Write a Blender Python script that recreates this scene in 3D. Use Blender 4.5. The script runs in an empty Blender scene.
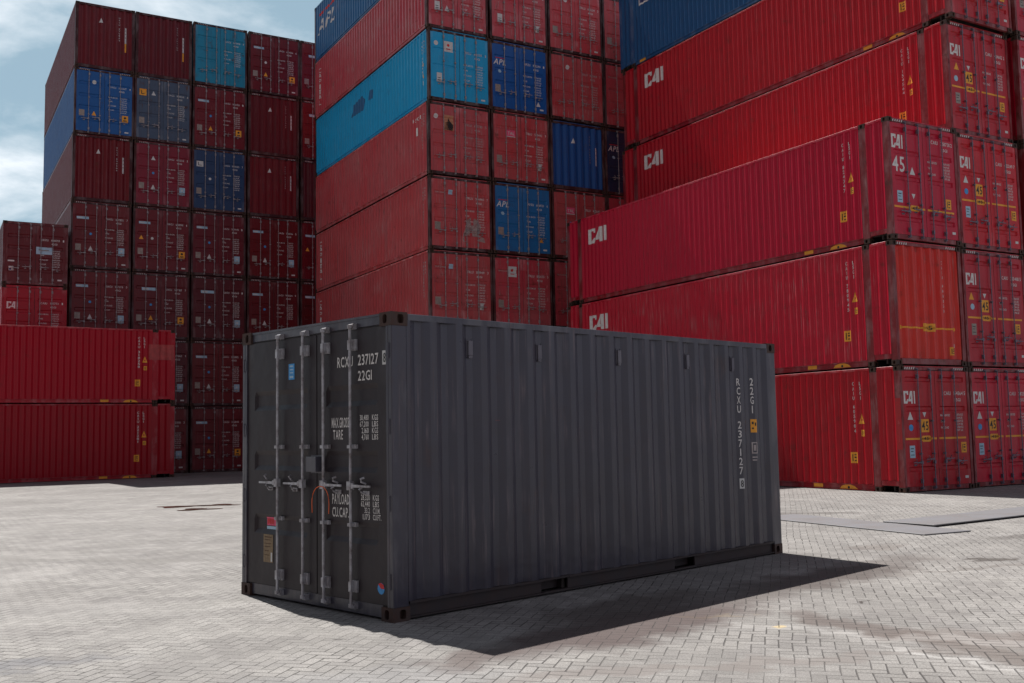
import bpy, bmesh, math, random
from mathutils import Vector, Matrix
random.seed(11)
R = math.radians
scn = bpy.context.scene
C = scn.collection

# ------------------------------------------------------------------ camera
cam = bpy.data.cameras.new('camera'); camo = bpy.data.objects.new('camera', cam); C.objects.link(camo)
PITCH, ROLL = R(4.974), R(-1.057)
fw = Vector((0, math.cos(PITCH), math.sin(PITCH))); rt = Vector((1, 0, 0)); up = Vector((0, -math.sin(PITCH), math.cos(PITCH)))
r2 = rt*math.cos(ROLL) + up*math.sin(ROLL); u2 = -rt*math.sin(ROLL) + up*math.cos(ROLL)
camo.matrix_world = Matrix(((r2.x, u2.x, -fw.x, 0), (r2.y, u2.y, -fw.y, 0), (r2.z, u2.z, -fw.z, 1.56), (0, 0, 0, 1)))
cam.sensor_width = 36; cam.lens = 36*1029.4/1024; cam.clip_end = 5000; cam.clip_start = .1
scn.camera = camo

# ------------------------------------------------------------------ light
SUN_EL, SUN_AZ = 59.0, 123.2            # azimuth counted from +X
SKY_STRENGTH, SUN_STRENGTH = .055, 5.0
world = bpy.data.worlds.new('World'); scn.world = world; world.use_nodes = True
nt = world.node_tree; nt.nodes.clear()
def wn(t, **k):
    n = nt.nodes.new(t)
    for a, b in k.items(): setattr(n, a, b)
    return n
sky = wn('ShaderNodeTexSky', sky_type='NISHITA', sun_disc=False, sun_elevation=R(SUN_EL), sun_rotation=R(90-SUN_AZ), air_density=1.0, dust_density=.6, ozone_density=2.0)
tc = wn('ShaderNodeTexCoord'); sep = wn('ShaderNodeSeparateXYZ'); nt.links.new(tc.outputs['Generated'], sep.inputs[0])
mx = wn('ShaderNodeMath', operation='MAXIMUM'); mx.inputs[1].default_value = .02; nt.links.new(sep.outputs[2], mx.inputs[0])
ad = wn('ShaderNodeMath', operation='ADD'); ad.inputs[1].default_value = .18; nt.links.new(mx.outputs[0], ad.inputs[0])
dv = wn('ShaderNodeVectorMath', operation='DIVIDE'); cb = wn('ShaderNodeCombineXYZ')
for i in range(3): nt.links.new(ad.outputs[0], cb.inputs[i])
nt.links.new(tc.outputs['Generated'], dv.inputs[0]); nt.links.new(cb.outputs[0], dv.inputs[1])
mp = wn('ShaderNodeMapping'); mp.inputs['Scale'].default_value = (1, 1, .25); mp.inputs['Location'].default_value = (3.85, 7.58, -.42)
nt.links.new(dv.outputs[0], mp.inputs[0])
n1 = wn('ShaderNodeTexNoise'); n1.inputs['Scale'].default_value = 1.9; n1.inputs['Detail'].default_value = 9; n1.inputs['Roughness'].default_value = .56; n1.inputs['Distortion'].default_value = .25
nt.links.new(mp.outputs[0], n1.inputs['Vector'])
cr = wn('ShaderNodeValToRGB'); cr.color_ramp.elements[0].position = .40; cr.color_ramp.elements[1].position = .62
cr.color_ramp.elements[0].color = (.72, .72, .72, 1); cr.color_ramp.elements[1].color = (1, 1, 1, 1)
nt.links.new(n1.outputs['Fac'], cr.inputs[0])
cc = wn('ShaderNodeValToRGB'); cc.color_ramp.elements[0].position = .42; cc.color_ramp.elements[1].position = .60
cc.color_ramp.elements[0].color = (5.3, 7.4, 8.4, 1); cc.color_ramp.elements[1].color = (12.8, 13.4, 13.9, 1)
nt.links.new(n1.outputs['Fac'], cc.inputs[0])
mxc = wn('ShaderNodeMixRGB'); nt.links.new(cr.outputs[0], mxc.inputs[0]); nt.links.new(sky.outputs[0], mxc.inputs[1]); nt.links.new(cc.outputs[0], mxc.inputs[2])
# bright thin cloud to the north, the rest of the dome dimmed to cut ambient light
sdir = wn('ShaderNodeVectorMath', operation='DOT_PRODUCT'); nt.links.new(tc.outputs['Generated'], sdir.inputs[0])
sdir.inputs[1].default_value = (-.41, .86, .30)
smr = wn('ShaderNodeMapRange'); smr.inputs[1].default_value = .35; smr.inputs[2].default_value = .93; smr.inputs[3].default_value = 0; smr.inputs[4].default_value = 1
nt.links.new(sdir.outputs['Value'], smr.inputs[0])
tint = wn('ShaderNodeMixRGB'); tint.inputs[1].default_value = (.31, .255, .275, 1); tint.inputs[2].default_value = (.84, .86, .88, 1); nt.links.new(smr.outputs[0], tint.inputs[0])
vs_ = wn('ShaderNodeVectorMath', operation='MULTIPLY'); nt.links.new(mxc.outputs[0], vs_.inputs[0]); nt.links.new(tint.outputs[0], vs_.inputs[1])
# added bright lobe in the unseen sky right of the camera, lights the charcoal side
d2 = wn('ShaderNodeVectorMath', operation='DOT_PRODUCT'); nt.links.new(tc.outputs['Generated'], d2.inputs[0]); d2.inputs[1].default_value = (.90, -.38, .20)
m2 = wn('ShaderNodeMapRange'); m2.inputs[1].default_value = .45; m2.inputs[2].default_value = .97; m2.inputs[3].default_value = 0; m2.inputs[4].default_value = .60; nt.links.new(d2.outputs['Value'], m2.inputs[0])
mb = wn('ShaderNodeMixRGB'); nt.links.new(m2.outputs[0], mb.inputs[0]); nt.links.new(vs_.outputs[0], mb.inputs[1]); mb.inputs[2].default_value = (8.2, 8.6, 10.2, 1)
bg = wn('ShaderNodeBackground'); bg.inputs[1].default_value = SKY_STRENGTH; nt.links.new(mb.outputs[0], bg.inputs[0])
wo = wn('ShaderNodeOutputWorld'); nt.links.new(bg.outputs[0], wo.inputs[0])

sl = bpy.data.lights.new('sun', 'SUN'); sl.energy = SUN_STRENGTH; sl.angle = R(.5); sl.color = (1, .968, .925)
so = bpy.data.objects.new('sun', sl); C.objects.link(so)
sd = Vector((math.cos(R(SUN_EL))*math.cos(R(SUN_AZ)), math.cos(R(SUN_EL))*math.sin(R(SUN_AZ)), math.sin(R(SUN_EL))))
so.rotation_euler = sd.to_track_quat('Z', 'Y').to_euler(); so.location = (-20, 30, 60)

scn.view_settings.view_transform = 'Standard'; scn.view_settings.look = 'None'
scn.view_settings.exposure = .68; scn.view_settings.gamma = 1; scn.view_settings.use_curve_mapping = False
scn.render.engine = 'CYCLES'

# ------------------------------------------------------------------ materials
class NT:
    def __init__(s, tree): s.t = tree
    def n(s, ty, **k):
        n = s.t.nodes.new(ty)
        for a, b in k.items(): setattr(n, a, b)
        return n
    def l(s, a, b): s.t.links.new(a, b)
    def put(s, v, sock):
        if isinstance(v, (int, float)): sock.default_value = v
        elif isinstance(v, tuple): sock.default_value = v
        else: s.l(v, sock)
    def m(s, op, a, b=0, c=None, clamp=False):
        n = s.n('ShaderNodeMath', operation=op, use_clamp=clamp)
        s.put(a, n.inputs[0]); s.put(b, n.inputs[1])
        if c is not None: s.put(c, n.inputs[2])
        return n.outputs[0]
    def mix(s, f, a, b, blend='MIX'):
        n = s.n('ShaderNodeMixRGB', blend_type=blend); s.put(f, n.inputs[0]); s.put(a, n.inputs[1]); s.put(b, n.inputs[2]); return n.outputs[0]
    def noise(s, vec, scale, detail=4, rough=.5, dist=0):
        n = s.n('ShaderNodeTexNoise'); n.inputs['Scale'].default_value = scale; n.inputs['Detail'].default_value = detail
        n.inputs['Roughness'].default_value = rough; n.inputs['Distortion'].default_value = dist
        s.l(vec, n.inputs['Vector']); return n.outputs['Fac']
    def mapr(s, v, a, b, c=0., d=1.):
        n = s.n('ShaderNodeMapRange', clamp=True); s.put(v, n.inputs[0])
        for i, x in enumerate((a, b, c, d)): s.put(x, n.inputs[i+1])
        return n.outputs[0]
    def scale(s, vec, sc, loc=(0, 0, 0)):
        n = s.n('ShaderNodeMapping'); n.inputs['Scale'].default_value = sc; n.inputs['Location'].default_value = loc; s.l(vec, n.inputs[0]); return n.outputs[0]

def newmat(name):
    m = bpy.data.materials.new(name); m.use_nodes = True; t = NT(m.node_tree)
    b = m.node_tree.nodes['Principled BSDF']; return m, t, b

def paint(name, col, dirt=.5, fade=.35, rust=.3, scratch=.0, rough=.36, fadecol=None, spec=.25, wear=.35):
    m, t, b = newmat(name)
    P = t.n('ShaderNodeNewGeometry').outputs['Position']
    off = (random.uniform(-9, 9), random.uniform(-9, 9), random.uniform(-9, 9))
    big = t.noise(t.scale(P, (1, 1, 1), off), .45, 3)
    mid = t.noise(t.scale(P, (1, 1, 1), off), 3.2, 6, .6)
    fine = t.noise(P, 38, 3, .6)
    st = t.noise(t.scale(P, (7, 7, .35), off), 1.6, 5, .6)
    st2 = t.noise(t.scale(P, (19, 19, .9), off), 1.5, 4, .65)
    c = (*col, 1)
    fc = fadecol or tuple(min(1, x*.92+.018) for x in col)
    base = t.mix(t.m('MULTIPLY', t.mapr(t.m('ADD', t.m('MULTIPLY', big, .6), t.m('MULTIPLY', st, .5)), .42, .72), fade), c, (*fc, 1))
    base = t.mix(t.m('MULTIPLY', t.mapr(st, .5, .72), dirt*.50), base, (.030, .016, .014, 1))
    base = t.mix(t.m('MULTIPLY', t.mapr(mid, .52, .75), dirt*.32), base, (.035, .018, .016, 1))
    base = t.mix(t.mapr(fine, .3, .75, 0, .08), base, (.05, .03, .028, 1))
    if scratch:
        k = t.m('MULTIPLY', t.mapr(st2, .54, .66), t.mapr(t.noise(t.scale(P, (1, 1, 2), off), .8, 4), .44, .62))
        base = t.mix(t.m('MULTIPLY', k, scratch), base, (.42, .30, .29, 1))
    rn = t.m('MULTIPLY', t.mapr(mid, .61, .69), t.mapr(st2, .42, .60))
    # paint rubbed thin along the outer ribs
    pt = t.n('ShaderNodeNewGeometry').outputs['Pointiness']
    wr = t.m('MULTIPLY', t.mapr(pt, .515, .56), t.mapr(t.noise(t.scale(P, (3, 3, 1.2), off), 1.1, 4, .6), .46, .62))
    base = t.mix(t.m('MULTIPLY', wr, wear), base, tuple(min(1, x*.75+.17) for x in col)+(1,))
    # thin rust runs below scrapes
    rr = t.m('MULTIPLY', t.mapr(t.noise(t.scale(P, (26, 26, .8), off), 1.2, 3, .6), .66, .72), t.mapr(t.noise(t.scale(P, (1, 1, 1.5), off), 1.3, 3), .50, .62))
    rn = t.m('MAXIMUM', rn, rr)
    base = t.mix(t.m('MULTIPLY', rn, rust), base, (.085, .032, .018, 1))
    t.l(base, b.inputs['Base Color'])
    t.l(t.m('ADD', t.m('MULTIPLY', mid, .25), rough-.12), b.inputs['Roughness'])
    b.inputs['Specular IOR Level'].default_value = spec
    bp = t.n('ShaderNodeBump'); bp.inputs['Strength'].default_value = .45; bp.inputs['Distance'].default_value = .03
    t.l(t.m('ADD', t.noise(P, 2.1, 3, .55), t.m('MULTIPLY', fine, .015)), bp.inputs['Height']); t.l(bp.outputs[0], b.inputs['Normal'])
    return m

def simple(name, col, rough=.55, metal=0, var=.25, sc=14, spec=.4, dirt=(.05, .04, .035)):
    m, t, b = newmat(name)
    P = t.n('ShaderNodeNewGeometry').outputs['Position']
    n = t.mapr(t.noise(P, sc, 5, .65), .38, .72)
    t.l(t.mix(t.m('MULTIPLY', n, var), (*col, 1), (*dirt, 1)), b.inputs['Base Color'])
    t.l(t.m('ADD', t.m('MULTIPLY', n, .2), rough), b.inputs['Roughness'])
    b.inputs['Metallic'].default_value = metal; b.inputs['Specular IOR Level'].default_value = spec
    return m

M_white = simple('white_lettering', (.66, .64, .62), .6, var=.35, sc=9, dirt=(.30, .25, .24))
M_whitedim = simple('worn_white_lettering', (.42, .38, .37), .65, var=.5, sc=9, dirt=(.20, .12, .12))
M_yellow = simple('yellow_marking', (.78, .34, .03), .55, var=.35, sc=8, dirt=(.45, .16, .03))
M_black = simple('black_marking', (.015, .014, .014), .5, var=.1)
M_stkwhite = simple('white_sticker', (.58, .58, .57), .5, var=.25, sc=8, dirt=(.25, .24, .23))
M_stkblue = simple('blue_sticker', (.04, .28, .62), .45, var=.3)
M_palebl = simple('pale_blue_sticker', (.33, .50, .62), .45, var=.25, sc=8, dirt=(.2, .25, .3))
M_plate = simple('data_plate', (.30, .25, .22), .45, metal=.2, var=.4, sc=12)
M_tan = simple('brass_plate', (.22, .15, .08), .4, metal=.4, var=.5, sc=40)
M_pink = simple('pink_sticker', (.75, .08, .18), .5, var=.3)
M_navy = simple('navy_lettering', (.02, .03, .12), .5, var=.2)
M_redmk = simple('red_marking', (.6, .02, .02), .5, var=.3)
M_orange = simple('orange_cable_tie', (.8, .13, .02), .45, var=.1)
M_redpatch = simple('fresh_red_paint', (.36, .008, .012), .45, var=.3)
M_pinkpatch = simple('pale_red_patch', (.42, .06, .06), .6, var=.5, sc=5)
M_scuff = simple('old_scuff', (.16, .07, .09), .6, var=.5)
M_darkblue = simple('dark_blue_patch', (.008, .11, .27), .55, var=.4, sc=6)
M_galv = simple('galvanised_steel', (.42, .42, .45), .45, metal=.3, var=.85, sc=13, dirt=(.13, .095, .085))
M_galvdim = simple('weathered_galvanised_steel', (.34, .32, .33), .5, metal=.3, var=.7, sc=20, dirt=(.10, .06, .055))
M_galvdull = simple('dull_galvanised_steel', (.17, .16, .21), .5, metal=.3, var=.6, sc=24, dirt=(.06, .03, .03))
M_cast = simple('rusty_casting_steel', (.028, .016, .014), .7, var=.8, sc=18, dirt=(.10, .045, .025))
M_castgrey = simple('worn_casting_steel', (.045, .028, .024), .7, var=.7, sc=16, dirt=(.075, .034, .024))
M_gasket = simple('rubber_gasket', (.018, .016, .017), .7, var=.4)
M_under = simple('underbody_steel', (.03, .022, .02), .8, var=.5)
M_mud = simple('rust_stain', (.10, .045, .02), .7, var=.7, sc=9)
M_puddle = simple('rusty_water', (.05, .022, .014), .12, var=.4, sc=4)
M_slab = simple('scuffed_steel_plate', (.165, .167, .178), .5, metal=.0, var=.8, sc=1.6, dirt=(.115, .10, .095))

# ------------------------------------------------------------------ mesh helpers
class MB:
    def __init__(s): s.v = []; s.f = []; s.mi = []; s.m = 0
    def add(s, vs, fs):
        o = len(s.v); s.v += [tuple(v) for v in vs]; s.f += [tuple(i+o for i in f) for f in fs]; s.mi += [s.m]*len(fs)
    def box(s, x0, x1, y0, y1, z0, z1):
        s.add([(x0, y0, z0), (x1, y0, z0), (x1, y1, z0), (x0, y1, z0), (x0, y0, z1), (x1, y0, z1), (x1, y1, z1), (x0, y1, z1)],
              [(0, 3, 2, 1), (4, 5, 6, 7), (0, 1, 5, 4), (1, 2, 6, 5), (2, 3, 7, 6), (3, 0, 4, 7)])
    def tube(s, pts, r, n=10, cap=True):
        pts = [Vector(p) for p in pts]; rings = []
        for i, p in enumerate(pts):
            d = (pts[min(i+1, len(pts)-1)]-pts[max(i-1, 0)]).normalized()
            a = d.cross(Vector((0, 0, 1)) if abs(d.z) < .9 else Vector((1, 0, 0))).normalized(); b = d.cross(a)
            rings.append([p+a*r*math.cos(2*math.pi*k/n)+b*r*math.sin(2*math.pi*k/n) for k in range(n)])
        vs = [v for g in rings for v in g]; fs = []
        for i in range(len(pts)-1):
            for k in range(n): fs.append((i*n+k, i*n+(k+1) % n, (i+1)*n+(k+1) % n, (i+1)*n+k))
        if cap: fs += [tuple(range(n))[::-1], tuple((len(pts)-1)*n+k for k in range(n))]
        s.add(vs, fs)
    def mesh(s, name, bevel=0, smooth=False):
        me = bpy.data.meshes.new(name); me.from_pydata(s.v, [], s.f)
        if any(s.mi): me.polygons.foreach_set('material_index', s.mi)
        bm = bmesh.new(); bm.from_mesh(me)
        bmesh.ops.recalc_face_normals(bm, faces=bm.faces)
        if bevel: bmesh.ops.bevel(bm, geom=bm.edges[:], offset=bevel, segments=1, affect='EDGES', profile=.5)
        bm.to_mesh(me); bm.free()
        if smooth: me.polygons.foreach_set('use_smooth', [True]*len(me.polygons))
        return me

def link(name, me, mats, parent=None, loc=None, scale=None):
    o = bpy.data.objects.new(name, me); C.objects.link(o)
    if not isinstance(mats, (list, tuple)): mats = [mats]
    while len(me.materials) < len(mats): me.materials.append(None)
    for i, m in enumerate(mats):
        o.material_slots[i].link = 'OBJECT'; o.material_slots[i].material = m
    if parent: o.parent = parent
    if loc: o.location = loc
    return o

# glyphs from the built-in font, one flat outline per character
GL = {}
def make_glyphs():
    for ch in 'ABCDEFGHIKLMNOPQRSTUXYZ0123456789.,%':
        cu = bpy.data.curves.new('glyph', 'FONT'); cu.body = ch; cu.size = 1; cu.resolution_u = 2; cu.offset = .012
        o = bpy.data.objects.new('glyph', cu); C.objects.link(o)
        me = bpy.data.meshes.new_from_object(o.evaluated_get(bpy.context.evaluated_depsgraph_get()))
        vs = [(v.co.x, v.co.y) for v in me.vertices]; x0 = min(v[0] for v in vs); x1 = max(v[0] for v in vs)
        GL[ch] = ([(x-x0, y) for x, y in vs], [tuple(p.vertices) for p in me.polygons], x1-x0)
        bpy.data.objects.remove(o); bpy.data.curves.remove(cu); bpy.data.meshes.remove(me)
make_glyphs()
CAP = .70
def text2d(s, x, y, cap, width=None, xs=.75, shear=0, right=False):
    """2-D outline of one line of text, baseline start (x, y)"""
    V, F, cx = [], [], 0
    for ch in s:
        if ch == ' ': cx += .42; continue
        g = GL[ch]; o = len(V)
        V += [(cx+a+shear*b, b) for a, b in g[0]]; F += [tuple(i+o for i in f) for f in g[1]]; cx += g[2]+.11
    cx = max(cx-.11, .01); k = cap/CAP; kx = (width/cx) if width else k*xs
    if right: x -= cx*kx
    return [(x+a*kx, y+b*k) for a, b in V], F
def vtext2d(s, x, ytop, cap, wid, pitch):
    """upright letters stacked one below another"""
    V, F, y = [], [], ytop
    for ch in s:
        if ch == ' ': y -= pitch*.75; continue
        g = GL[ch]; o = len(V); k = cap/CAP; w = wid if ch not in '1I' else wid*.3; kx = w/g[2]; x0 = x+(wid-w)/2
        V += [(x0+a*kx, y-cap+b*k) for a, b in g[0]]; F += [tuple(i+o for i in f) for f in g[1]]; y -= pitch
    return V, F
def rect2d(x0, y0, x1, y1): return [(x0, y0), (x1, y0), (x1, y1), (x0, y1)], [(0, 1, 2, 3)]
def tri2d(x, y, w, h, down=False):
    return ([(x-w/2, y), (x+w/2, y), (x, y+h)], [(0, 1, 2)]) if not down else ([(x-w/2, y+h), (x, y), (x+w/2, y+h)], [(0, 1, 2)])
def disc2d(x, y, r, n=18): return [(x+r*math.cos(2*math.pi*i/n), y+r*math.sin(2*math.pi*i/n)) for i in range(n)], [tuple(range(n))]
def poly2d(pts): return list(pts), [tuple(range(len(pts)))]
def cai2d(x, y, w, h):
    P = [[(0, 1), (.40, 1), (.40, .70), (.28, .70), (.28, .82), (.14, .82), (.14, .18), (.22, .18), (.29, .36), (.40, .36), (.30, 0), (0, 0)][::-1],
         [(.38, .18), (.49, .18), (.62, .70), (.62, 1), (.56, 1)], [(.62, 0), (.75, 0), (.75, 1), (.62, 1)],
         [(.49, .18), (.62, .18), (.62, .36), (.535, .36)], [(.86, 0), (.97, 0), (.97, 1), (.86, 1)]]
    V, F = [], []
    for p in P:
        o = len(V); V += [(x+a*w, y+b*h) for a, b in p]; F.append(tuple(range(o, o+len(p))))
    return V, F

def decal(name, layers, fmap, breaks=(), axis=0, eps=.003):
    """flat shapes laid onto a relief; layers = [(shapes, material)] each a little above the one below"""
    me = bpy.data.meshes.new(name); bmo = bmesh.new(); mats = []
    for li, (shapes, mat) in enumerate(layers):
        bm = bmesh.new()
        for V, F in shapes:
            vs = [bm.verts.new((a, b, 0)) for a, b in V]
            for f in F:
                try: bm.faces.new([vs[i] for i in f])
                except ValueError: pass
        for b in breaks:
                axis_, b = b if isinstance(b, tuple) else (axis, b)
                lo = min(v.co[axis_] for v in bm.verts); hi = max(v.co[axis_] for v in bm.verts)
                if lo < b < hi:
                    no = [0, 0, 0]; no[axis_] = 1; co = [0, 0, 0]; co[axis_] = b
                    bmesh.ops.bisect_plane(bm, geom=bm.verts[:]+bm.edges[:]+bm.faces[:], plane_co=co, plane_no=no, dist=1e-6)
        idx = {}
        for v in bm.verts: idx[v] = bmo.verts.new(fmap(v.co.x, v.co.y, eps+.0015*li))
        for f in bm.faces:
            try: nf = bmo.faces.new([idx[v] for v in f.verts]); nf.material_index = li
            except ValueError: pass
        bm.free(); mats.append(mat)
    bmo.to_mesh(me); bmo.free()
    for m in mats: me.materials.append(m)
    return me

def add_decal(name, layers, fmap, parent, breaks=(), axis=0, label=None, eps=.003):
    me = decal(name, layers, fmap, breaks, axis, eps)
    o = bpy.data.objects.new(name, me); C.objects.link(o); o.parent = parent
    if label: o['label'] = label
    return o

# ------------------------------------------------------------------ container geometry
W = 2.438
def corr(x0, x1, pitch=.278, dep=.036, flat=.26):
    n = max(1, round((x1-x0)/pitch)); p = (x1-x0)/n; f = flat*p; sl_ = p/2-f; pts = []
    for i in range(n):
        a = x0+i*p
        pts += [(a, 0), (a+f/2, 0), (a+f/2+sl_, dep), (a+f*1.5+sl_, dep), (a+f*1.5+2*sl_, 0)]
    pts.append((x1, 0)); return pts
def interp(pts, x):
    for (a, d), (b, e) in zip(pts, pts[1:]):
        if a <= x <= b: return d if b == a else d+(e-d)*(x-a)/(b-a)
    return 0
def side_profile(L):
    if L > 13:
        pp = []
        for a, b in ((-L/2+.16, -6.20), (-5.99, 5.99), (6.20, L/2-.16)): pp.append(corr(a, b, .218, .033, .155))
        return pp
    return [corr(-L/2+.165, L/2-.165, .30 if L < 7 else .278, .036, .25 if L < 7 else .22)]
CACHE = {}
def cached(key, fn):
    if key not in CACHE: CACHE[key] = fn()
    return CACHE[key]

def m_side(L, H, sgn):
    b = MB(); h = W/2-.001
    for pts in side_profile(L):
        z0 = .158 if abs((pts[0][0]+pts[-1][0])/2) < 1 else .262
        vs = []; 
        for x, d in pts: vs += [(x, sgn*(h-d), z0), (x, sgn*(h-d), H-.066)]
        b.add(vs, [(2*i, 2*i+2, 2*i+3, 2*i+1) if sgn < 0 else (2*i+1, 2*i+3, 2*i+2, 2*i) for i in range(len(pts)-1)])
    me = bpy.data.meshes.new('side_wall'); me.from_pydata(b.v, [], b.f); return me
END = corr(-W/2+.12, W/2-.12, .300, .060, .20)
def m_front(L, H):
    vs = []
    for y, d in END: vs += [(-L/2+.03+d, y, .155), (-L/2+.03+d, y, H-.10)]
    me = bpy.data.meshes.new('end_wall'); me.from_pydata(vs, [], [(2*i+1, 2*i+3, 2*i+2, 2*i) for i in range(len(END)-1)]); return me
def m_roof(L, H):
    b = MB(); n = int(L/.22); p = (L-.3)/n; vs = []; pts = []
    for i in range(n):
        a = -L/2+.15+i*p; pts += [(a, 0), (a+.35*p, 0), (a+.5*p, -.02), (a+.85*p, -.02)]
    pts.append((L/2-.15, 0)); z = H-.006
    for x, d in pts: vs += [(x, -W/2+.05, z+d), (x, W/2-.05, z+d)]
    b.add(vs, [(2*i, 2*i+2, 2*i+3, 2*i+1) for i in range(len(pts)-1)])
    for s in (-1, 1):
        x0, x1 = sorted((s*(L/2-.15), s*(L/2-.012))); b.box(x0, x1, -W/2+.17, W/2-.17, z-.02, z)
    return b.mesh('roof')
def m_floor(L, H):
    b = MB(); b.box(-L/2+.08, L/2-.08, -W/2+.07, W/2-.07, .135, .16)
    n = int(L/.45)
    for i in range(n):
        x = -L/2+.35+i*(L-.7)/(n-1); b.box(x-.022, x+.022, -W/2+.07, W/2-.07, .035, .134)
    return b.mesh('floor')
def m_bottomrail(L, s):
    b = MB(); y0, y1 = sorted((s*(W/2-.055), s*(W/2-.003)))
    w0, w1 = sorted((s*(W/2-.055), s*(W/2-.034)))
    def channel(a, c, z0, z1):
        b.box(a, c, w0, w1, z0+.012, z1-.022); b.box(a, c, y0, y1, z1-.021, z1); b.box(a, c, y0, y1, z0, z0+.011)
    if L < 7:
        xs = [(-L/2+.18, -1.235), (-.865, .865), (1.235, L/2-.18)]
        for a, c in xs: channel(a, c, .018, .156)
        for c in (-1.05, 1.05): b.box(c-.183, c+.183, y0, y1, .138, .156); b.box(c-.183, c+.183, y0, y1, .018, .034); b.box(c-.183, c+.183, min(s*(W/2-.16), s*(W/2-.13)), max(s*(W/2-.16), s*(W/2-.13)), .036, .136)
    elif L > 13:
        channel(-5.98, 5.98, .018, .156)
        for q in (-1, 1):
            xa, xb = sorted((q*6.21, q*(L/2-.17))); b.box(xa, xb, y0, y1, .15, .26)
    else: channel(-L/2+.18, L/2-.18, .018, .156)
    return b.mesh('bottom_rail')
def m_toprail(L, H, s):
    b = MB(); y0, y1 = sorted((s*(W/2-.06), s*(W/2-.001)))
    if L > 13:
        b.box(-5.98, 5.98, y0, y1, H-.07, H-.012)
        for q in (-1, 1):
            xa, xb = sorted((q*6.21, q*(L/2-.17))); b.box(xa, xb, y0, y1, H-.07, H-.012)
    else: b.box(-L/2+.18, L/2-.18, y0, y1, H-.07, H-.012)
    return b.mesh('top_rail', .004)
def m_post(H, door):
    # local to its corner: x inward (+), y inward (+) from the outer corner
    b = MB()
    b.box(.004, .168, .003, .05, .116, H-.116); b.box(.004, .03, .051, .085 if door else .115, .116, H-.116)
    return b.mesh('corner_post', .004)
def m_ipost(H):
    b = MB(); b.box(-.104, .104, 0, .09, .116, H-.116); return b.mesh('corner_post', .004)
def m_casting():
    """corner block 178 x 162 x 118 mm with oval openings cut into three faces (outer faces at x=0, y=0, z=0)"""
    b = MB(); LX, LY, LZ = .178, .162, .118
    def face(o, ua, va, na, U, Vv, wu, wv, cu, cv):
        # oval opening in the face; o origin, ua/va axes, na outward normal
        o = Vector(o); ua = Vector(ua); va = Vector(va); na = Vector(na); n = 16
        ring = []
        for k in range(n):
            t = 2*math.pi*(k+.5)/n; c, s = math.cos(t), math.sin(t)
            ring.append((cu+wu*math.copysign(abs(c)**.65, c), cv+wv*math.copysign(abs(s)**.65, s)))
        outer = []
        for k in range(n):
            t = 2*math.pi*(k+.5)/n; c, s = math.cos(t), math.sin(t); q = max(abs(c), abs(s))
            outer.append((U/2+U/2*c/q, Vv/2+Vv/2*s/q))
        # snap the four nearest to corners
        for cx, cy in ((0, 0), (U, 0), (U, Vv), (0, Vv)):
            i = min(range(n), key=lambda j: (outer[j][0]-cx)**2/U**2+(outer[j][1]-cy)**2/Vv**2); outer[i] = (cx, cy)
        vs = [o+ua*a+va*c for a, c in outer]+[o+ua*a+va*c for a, c in ring]+[o+ua*a+va*c-na*.03 for a, c in ring]+[o+ua*a+va*c-na*.055 for a, c in ring]
        fs = []
        for k in range(n):
            j = (k+1) % n
            fs += [(k, j, n+j, n+k), (n+k, n+j, 2*n+j, 2*n+k), (2*n+k, 2*n+j, 3*n+j, 3*n+k)]
        fs.append(tuple(3*n+k for k in range(n))); b.add(vs, fs)
    face((0, 0, 0), (0, 1, 0), (0, 0, 1), (-1, 0, 0), LY, LZ, .029, .040, .089, .058)
    face((0, 0, 0), (1, 0, 0), (0, 0, 1), (0, -1, 0), LX, LZ, .034, .040, .1015, .058)
    face((0, 0, 0), (1, 0, 0), (0, 1, 0), (0, 0, -1), LX, LY, .055, .032, .1015, .089)
    b.add([(LX, 0, 0), (LX, LY, 0), (LX, LY, LZ), (LX, 0, LZ), (0, LY, 0), (0, LY, LZ), (0, 0, LZ)], [(0, 1, 2, 3), (1, 4, 5, 2), (3, 2, 5, 6)])
    return b.mesh('corner_casting')
def door_profile(H, style):
    z0, z1 = .13, H-.115; h = z1-z0; pr = [(z0, 0)]
    if style == 'grooves': cs = [(z0+h*k/4, .02, .012, .018) for k in (1, 2, 3)]
    elif style == 'three': cs = [(z, .05, .045, .022) for z in (.71, 1.32, 1.90)]
    elif style == 'r45w': cs = [(z, .036, .026, .030) for z in (.50, 1.47, 2.09, 2.62)]
    elif style == 'r45': cs = [(z, .036, .026, .030) for z in (.52, 1.90, 2.58)]
    else: cs = [(z0+h*(k/5), .046, .03, .028) for k in (1, 2, 3, 4)]
    for c, hw, sl_, d in cs: pr += [(c-hw-sl_, 0), (c-hw, d), (c+hw, d), (c+hw+sl_, 0)]
    pr.append((z1, 0)); return pr
def m_door(w, H, style, mg):
    pr = door_profile(H, style); us = [0, mg, mg+.03, w-mg-.03, w-mg, w]; b = MB(); vs = []
    for z, d in pr:
        for k, u in enumerate(us): vs.append((-(d if k in (2, 3) else 0), u, z))
    n = len(us); fs = []
    for i in range(len(pr)-1):
        for k in range(n-1): fs.append((i*n+k, i*n+k+1, (i+1)*n+k+1, (i+1)*n+k))
    b.add(vs, fs); z0, z1 = pr[0][0], pr[-1][0]
    b.add([(0, 0, z0), (0, w, z0), (0, w, z1), (0, 0, z1), (-.05, 0, z0), (-.05, w, z0), (-.05, w, z1), (-.05, 0, z1)], [(0, 4, 5, 1), (1, 5, 6, 2), (2, 6, 7, 3), (3, 7, 4, 0)])
    me = bpy.data.meshes.new('door'); me.from_pydata(b.v, [], b.f); return me
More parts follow.
